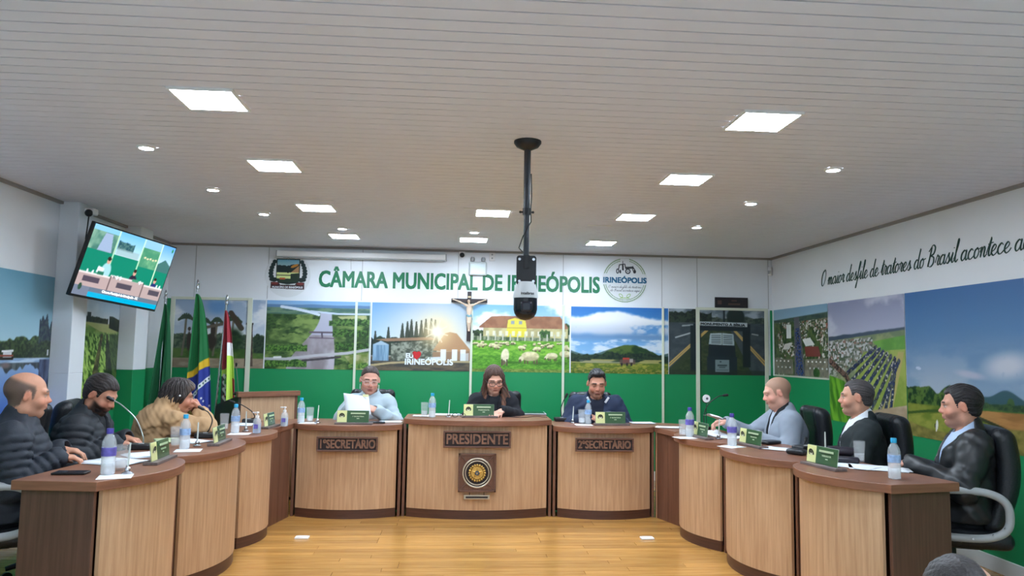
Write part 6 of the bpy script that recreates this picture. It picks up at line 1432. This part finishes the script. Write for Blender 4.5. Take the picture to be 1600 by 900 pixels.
def nameplate(label, px, py, rz, role, z=HS, w_=.27):
    p = surf(px, py, z); e = empty('name_plate', p, rz, label, 'name plate', 'name plates on the desks')
    MB().box((.01, -.0, .008), (w_+.045, .075, .016)).build('base', M_NPW, e, bevel=.002)
    t = -.12; h_ = .100; y = .0
    q = MB().box((0, 0, .016+h_/2), (w_, .004, h_), rx=t).build('acrylic', M_ACR, e, bevel=.001, loc=(0, .006, 0))
    MB().box((-w_*.34, -.0035, .016+h_/2), (w_*.30, .002, h_-.003), rx=t).build('crest_panel', M_NPY, q, smooth=False); MB().box((w_*.155, -.0035, .016+h_/2), (w_*.68, .002, h_-.003), rx=t).build('green_panel', M_NPG, q, smooth=False)
    def on(u, v, off=.006): return (u, -off-.012*v+.0, .016+h_/2+v)
    c = on(-w_*.34, 0, .0055); n_ = Vector((0, -math.cos(t), -math.sin(t)*-1)).normalized()
    def blob(x, z, rx_, rz_, d, n=14): return [(c[0]+x+rx_*math.cos(a), c[1]-d-.12*(z+rz_*math.sin(a)), c[2]+z+rz_*math.sin(a)) for a in np.linspace(0, 2*PI, n, endpoint=False)]
    cr_ = MB(); cr_.add(blob(0, .004, .024, .025, .0004), [tuple(range(14))]); cr_.box((c[0], c[1]+.002, c[2]-.027), (.050, .002, .009), rx=t); cr_.build('crest', mat('crest_dark', rgb(56, 60, 48), .5), q, smooth=False)
    MB().add(blob(0, .003, .0145, .013, .0012), [tuple(range(14))]).build('crest_field', mat('crest_pale', rgb(226, 230, 200), .5), q, smooth=False)
    MB().add(blob(0, .009, .012, .006, .0018), [tuple(range(14))]).build('crest_trees', mat('crest_dark', rgb(56, 60, 48), .5), q, smooth=False)
    c = on(w_*.16, .026); MB().box(c, (w_*.46, .002, .012), rx=t).build('name_line', M_NPT, q, smooth=False)
    c = on(w_*.16, .000); text(role, .0135, M_NPT, q, c, (PI/2+t, 0, 0), .0004, .0004, name='role_lettering', width=min(w_*.36, .010*len(role)))
    c = on(w_*.16, -.017); MB().box(c, (.022, .002, .006), rx=t).build('year_line', M_NPT, q, smooth=False); c = on(w_*.40, -.038); MB().box(c, (.030, .003, .012), rx=t).build('silver_mark', M_SILV, q, smooth=False); return e
def mic(label, px, py, path, z=HS, rz=0., neck=M_BLACK, w_=.125, cap=M_BLACK):
    """path: offsets of the gooseneck from its foot"""
    p = surf(px, py, z); e = empty('microphone', p, 0, label, 'microphone', 'gooseneck desk microphones')
    MB().box((0, 0, .018), (w_, .10, .034), rz=rz).build('base', M_BLACK, e, bevel=.008); MB().box((0, -.02, .036), (.03, .018, .005), rz=rz).build('button', M_GREYP, e, bevel=.001)
    P_ = smooth_path([(0, .01, .034)]+path, 6); MB().tube(P_, .0042, 8).build('gooseneck', neck, e)
    d = Vector(P_[-1])-Vector(P_[-3]); d.normalize(); t_ = Vector(P_[-1]); MB().tube([tuple(t_), tuple(t_+d*.012), tuple(t_+d*.045), tuple(t_+d*.052)], [.006, .0105, .012, .006], 12).build('capsule', cap, e); return e
def sheets(label, px, py, rz, n=3, z=HS, w_=.21, d=.297, grp='loose papers on the desks', nm='paper_stack', lift=.0):
    p = surf(px, py, z+.001); e = empty(nm, p, rz, label, 'papers', grp); rs = random.Random(int(px*7+py))
    for k in range(n):
        a = rs.uniform(-.12, .12)*(k > 0); ox, oy = rs.uniform(-.015, .015)*(k > 0), rs.uniform(-.015, .015)*(k > 0); rows = []
        for i in range(7):
            v = i/6-.5; rows.append([((u_/5-.5)*w_*math.cos(a)-v*d*math.sin(a)+ox, (u_/5-.5)*w_*math.sin(a)+v*d*math.cos(a)+oy, .0012*(k+1)+lift*max(0, v)**2*4+.004*rs.random()*(k == n-1)*(abs(v) > .4)) for u_ in range(6)])
        MB().grid(rows).build('sheet', M_PAPER, e, solid=.0007)
    return e
def napkin(label, px, py, rz): 
    o = MB().box((0, 0, .0008), (.15, .13, .0016)).build('napkin', M_PAPER, None, smooth=False); p = surf(px, py); o.location = p; o.rotation_euler = (0, 0, rz); tag(o, label, 'napkin', 'white napkins under bottles and glasses')
def put(proto, label, px, py, cat, grp, z=HS, rz=0., used=set(), dz=.0):
    o = proto if id(proto) not in used else copy_tree(proto); used.add(id(proto)); p = surf(px, py, z+dz); o.location = p; o.rotation_euler = (0, 0, rz); return tag(o, label, cat, grp)
B, G_, N_ = 'plastic water bottles on the desks', 'drinking glasses on the desks', 'pens in chrome stands'
LW, RW_ = 'left wing desk', 'right wing desk'
for k, (i, px, py, l, z) in enumerate([(1, 168, 741, 'violet-capped water bottle on the nearest left desk', HS), (0, 288, 701, 'cyan-capped water bottle in front of the woman in tan', HS), (0, 367, 676, 'cyan-capped water bottle beside the pump gel bottle', HS),
        (0, 470, 660, 'cyan-capped water bottle at the left end of the first secretary desk', HS), (0, 675, 652, 'cyan-capped water bottle on the PRESIDENTE desk', HP), (0, 919, 662, 'cyan-capped water bottle in front of the navy-jacket man', HS),
        (1, 1078, 682, 'violet-capped water bottle on the farthest right wing desk', HS), (1, 1144, 696, 'violet-capped water bottle on the middle right wing desk', HS), (0, 1398, 748, 'cyan-capped water bottle on the nearest right wing desk', HS)]):
    put(bt[i], l, px, py, 'bottle', B, z, dz=.002)
for px, py, l, z in ((188, 734, 'drinking glass behind the bottle on the nearest left desk', HS), (274, 698, 'drinking glass left of the bottle in front of the woman in tan', HS), (350, 672, 'drinking glass beside the bottle on the farthest left wing desk', HS), (484, 659, 'drinking glass beside the bottle on the first secretary desk', HS),
        (663, 651, 'drinking glass left of the bottle on the PRESIDENTE desk', HP), (909, 662, 'drinking glass in front of the navy-jacket man', HS), (1067, 681, 'drinking glass on the farthest right wing desk', HS), (1343, 722, 'drinking glass with some water on the nearest right wing desk', HS)):
    put(gl, l, px, py, 'glass', G_, z, dz=.002)
for px, py, l, z in ((199, 740, 'pen in a chrome stand on the nearest left desk', HS), (308, 697, 'pen in a chrome stand in front of the woman in tan', HS), (384, 674, 'pen in a chrome stand beside the pump gel bottle', HS), (496, 661, 'pen in a chrome stand on the first secretary desk', HS),
        (701, 652, 'pen in a chrome stand on the PRESIDENTE desk', HP), (895, 661, 'pen in a chrome stand beside the navy-jacket man', HS), (1123, 686, 'pen in a chrome stand on the farthest right wing desk', HS), (1290, 712, 'pen in a chrome stand behind the nearest right name plate', HS)):
    put(pn, l, px, py, 'pen', N_, z, rz=random.uniform(0, 6), dz=.002)
nameplate('green and yellow name plate on the nearest left desk', 250, 721, math.radians(92), 'VEREADOR'); nameplate('green and yellow name plate on the middle left wing desk', 343, 693, math.radians(92), 'VEREADORA'); nameplate('green and yellow name plate on the farthest left wing desk', 421, 668, math.radians(84), 'VEREADOR', w_=.23)
nameplate('green and yellow name plate on the first secretary desk', 551, 663, math.radians(-2), '1\u00aa SECRET\u00c1RIA'); nameplate('green and yellow name plate on the PRESIDENTE desk', 748, 652.5, 0, 'PRESIDENTE', HP); nameplate('green and yellow name plate on the second secretary desk', 954, 664.5, math.radians(1), '2\u00ba SECRET\u00c1RIO')
nameplate('green and yellow name plate on the farthest right wing desk', 1094, 684, math.radians(-82), 'VEREADOR', w_=.23); nameplate('green and yellow name plate on the middle right wing desk', 1172, 697, math.radians(-80), 'VEREADOR'); nameplate('green and yellow name plate on the nearest right wing desk', 1284, 730, math.radians(-80), 'VEREADOR')
MG = mat('gooseneck_steel', rgb(168, 178, 170), .3, metal=.6)
mic('gooseneck microphone curving left on the nearest left desk', 222, 702, [(-.0, .0, .08), (-.06, .03, .18), (-.15, .04, .26), (-.20, .04, .29)], rz=.2, neck=MG, w_=.15)
mic('gooseneck microphone in front of the woman in tan', 322, 684, [(.02, .0, .06), (.03, .02, .12), (.0, .03, .17), (-.03, .03, .19)], rz=.2, w_=.15)
mic('gooseneck microphone on the farthest left wing desk', 390, 661, [(.04, 0, .05), (.01, .0, .10), (-.07, 0, .15), (-.13, 0, .17)], rz=.2, w_=.12)
mic('gooseneck microphone bent towards the woman in the turtleneck', 603, 655, [(.0, .0, .06), (-.01, .06, .10), (-.09, .10, .13), (-.13, .10, .18), (-.135, .10, .24)], w_=.08, cap=mat('red_foam', rgb(110, 52, 48), .8))
mic('gooseneck microphone in front of the woman with glasses', 787, 649, [(.0, .0, .05), (-.02, .05, .10), (-.07, .08, .13), (-.12, .08, .17)], z=HP, w_=.08, neck=MG)
mic('gooseneck microphone at the left end of the second secretary desk', 877, 658, [(.0, .0, .06), (.0, .02, .12), (.02, .02, .18), (.035, .02, .21)], w_=.13)
mic('gooseneck microphone curving right on the farthest right wing desk', 1100, 672, [(.0, .0, .06), (.01, .02, .14), (.05, .02, .22), (.13, .02, .28), (.17, .02, .29)], w_=.09)
mic('gooseneck microphone base half hidden behind papers on the middle right desk', 1258, 704, [(.0, .0, .02), (.02, .05, .03), (.05, .10, .05)], w_=.15, rz=.4)
sheets('loose papers under the hands of the bearded man', 178, 722, 1.2, 4); sheets('white papers near the microphone on the nearest left desk', 218, 712, .6, 3, w_=.15, d=.21); sheets('papers beside the woman in tan', 300, 690, 1.0, 3, w_=.15, d=.21); sheets('papers behind the bottle on the farthest left wing desk', 378, 664, .3, 2, w_=.15, d=.21)
sheets('papers at the right end of the first secretary desk', 612, 659, 1.5, 3, w_=.12, d=.18); sheets('white papers left of the PRESIDENTE name plate', 700, 648, 1.5, 4, z=HP, w_=.14, d=.24); sheets('papers under the glass on the PRESIDENTE desk', 663, 650, 1.4, 3, z=HP, w_=.12, d=.18)
sheets('white papers right of the second secretary name plate', 1003, 661, 1.55, 4, w_=.16, d=.21); sheets('white papers on the right corner unit', 1045, 668, 1.4, 4, w_=.12, d=.20); sheets('papers in front of the man in the grey blazer', 1132, 682, .6, 3, lift=.03); sheets('papers on the middle right wing desk', 1222, 702, .9, 3, w_=.16, d=.24)
sheets('sheets spread in front of the leather-jacket man', 1372, 732, 1.1, 3); sheets('sheets beside the dark case on the nearest right desk', 1335, 728, .7, 2)
for px, py, l, rz in ((180, 745, 'napkin under the bottle on the nearest left desk', .3), (294, 704, 'napkin under the bottle in front of the woman in tan', .2), (374, 678, 'napkin under the bottle on the farthest left wing desk', .1), (482, 661, 'napkin under the glass on the first secretary desk', 0), (912, 664, 'napkin under the glass on the second secretary desk', 0), (1070, 684, 'napkin under the glass on the farthest right wing desk', .2), (1143, 698, 'napkin under the bottle on the middle right wing desk', .5)): napkin(l, px, py, rz)
# papers lifted in the fair-haired man's hand
p = surf(1122, 676); rows = []
for i in range(8):
    v = i/7; rows.append([(p[0]+.10-.19*v+.02*math.sin(v*3), p[1]-.10+.21*(j/5), HS+.035+.11*v+.02*math.sin(v*PI)+.012*math.sin(j)) for j in range(6)])
tag(MB().grid(rows).build('paper_sheet', M_PAPER, None, solid=.0008), 'curling white sheet held by the man in the grey blazer', 'paper')
# hand gel bottles
def gel(label, px, py):
    e = empty('gel_bottle', surf(px, py, HS+.002), 0, label, 'gel bottle', 'pump bottles of hand gel'); MB().lathe([(0, 0), (.027, 0), (.030, .006), (.030, .085), (.024, .105), (.012, .115), (.012, .12)], 20).build('bottle_shell', M_PET, e)
    MB().lathe([(0, .003), (.028, .004), (.028, .07), (0, .07)], 20).build('gel', mat('blue_gel', rgb(176, 204, 232), .1, alpha=.6), e); MB().box((0, -.0305, .052), (.03, .002, .032)).build('label', M_LABP, e, smooth=False)
    MB().lathe([(.013, .112), (.013, .130), (.005, .132), (.005, .146), (.013, .147), (.013, .156), (0, .158)], 16).build('pump', M_FRAMEW, e); MB().box((-.018, 0, .152), (.034, .010, .008)).build('nozzle', M_FRAMEW, e, bevel=.002)
gel('pump gel bottle with violet label on the farthest left wing desk', 401, 677); gel('pump gel bottle on the left corner unit', 444, 666)
# phones, cases, folder, glasses
def slab(nm, label, cat, px, py, d, rz, m, z=HS, screen=False):
    e = empty(nm, surf(px, py, z+.002), rz, label, cat); MB().box((0, 0, d[2]/2), d).build('casing', m, e, bevel=min(d)*.4)
    if screen: MB().box((0, 0, d[2]+.0003), (d[0]*.92, d[1]*.92, .0008)).build('screen', mat('dark_screen', rgb(30, 30, 38), .1), e, smooth=False)
    return e
slab('mobile_phone', 'black mobile phone lying on the nearest left desk', 'phone', 111, 740, (.155, .078, .010), .05, M_BLACK, screen=True)
slab('mobile_phone', 'black mobile phone behind the first secretary name plate', 'phone', 588, 661, (.15, .075, .010), .1, M_BLACK, screen=True)
slab('notebook', 'closed notebook with pale green cover beside the woman in tan', 'notebook', 262, 690, (.15, .2, .014), .5, mat('pale_green_cover', rgb(170, 184, 140), .6))
slab('laptop', 'flat grey laptop on the PRESIDENTE desk', 'laptop', 824, 647, (.34, .24, .016), -.02, mat('laptop_grey', rgb(150, 156, 160), .35), HP, True)
slab('blue_folder', 'small blue folder beside the PRESIDENTE name plate', 'folder', 783, 646, (.08, .06, .045), .1, mat('folder_blue', rgb(60, 96, 160), .5), HP)
slab('wallet', 'black wallet on the middle right wing desk', 'wallet', 1202, 693, (.15, .10, .022), .5, M_LEATHER); 
slab('spectacle_case', 'dark rounded spectacle case behind the nearest right name plate', 'case', 1322, 723, (.15, .065, .036), -.5, mat('case_dark', rgb(38, 36, 46), .3)); slab('handbag', 'flat dark purse behind the spectacle case', 'purse', 1318, 711, (.20, .11, .05), -.3, mat('purse_dark', rgb(46, 42, 52), .4))
slab('black_pouch', 'long black pouch left of the nearest right name plate', 'pouch', 1245, 710, (.12, .075, .035), -.9, M_LEATHER)
e = empty('reading_glasses', surf(717, 652.5, HP+.002), .1, 'folded dark reading glasses left of the PRESIDENTE name plate', 'glasses')
for sx in (-1, 1): MB().tube([(sx*.034+.024*math.cos(a), 0, .020+.017*math.sin(a)) for a in np.linspace(0, 2*PI, 17)], .0022, 6).build('rim', M_BLACK, e); MB().tube([(sx*.058, 0, .024), (sx*.056, .06, .022), (sx*.03, .12, .004)], .002, 6).build('temple', M_BLACK, e)
MB().tube([(-.010, 0, .024), (0, -.002, .028), (.010, 0, .024)], .002, 6).build('bridge', M_BLACK, e)
c0, c1, c2, c3 = surf(790, 651, HP+.004), surf(815, 652, HP+.004), surf(838, 650.5, HP+.004), surf(855, 652, HP+.004)
tag(MB().tube(smooth_path([c0, c1, c2, c3]), .003, 6).build('cable', M_BLACK, None), 'black cable lying along the front edge of the PRESIDENTE desk', 'cable')
q = surf(1104, 679); dd = empty('round_badge', q, 0, 'small round white disc on a thin dark stem beside the curved microphone', 'badge')
MB().lathe([(0, 0), (.03, 0), (.03, .006), (0, .008)], 16).build('foot', M_BLACK, dd); MB().tube([(0, 0, .006), (.005, .02, .14), (0, .0, .262)], .0025, 6).build('stem', M_BLACK, dd)
MB().tube([(0, .004, .285), (0, -.004, .285)], [.031, .031], 24).build('disc', M_FRAMEW, dd); MB().tube([(.005, -.003, .285), (.005, -.006, .285)], [.010, .010], 16).build('disc_centre', mat('disc_grey', rgb(90, 88, 96), .5), dd); MB().tube([(0, .009, .282), (0, .003, .282)], [.034, .034], 24).build('disc_rim', M_BLACK, dd)
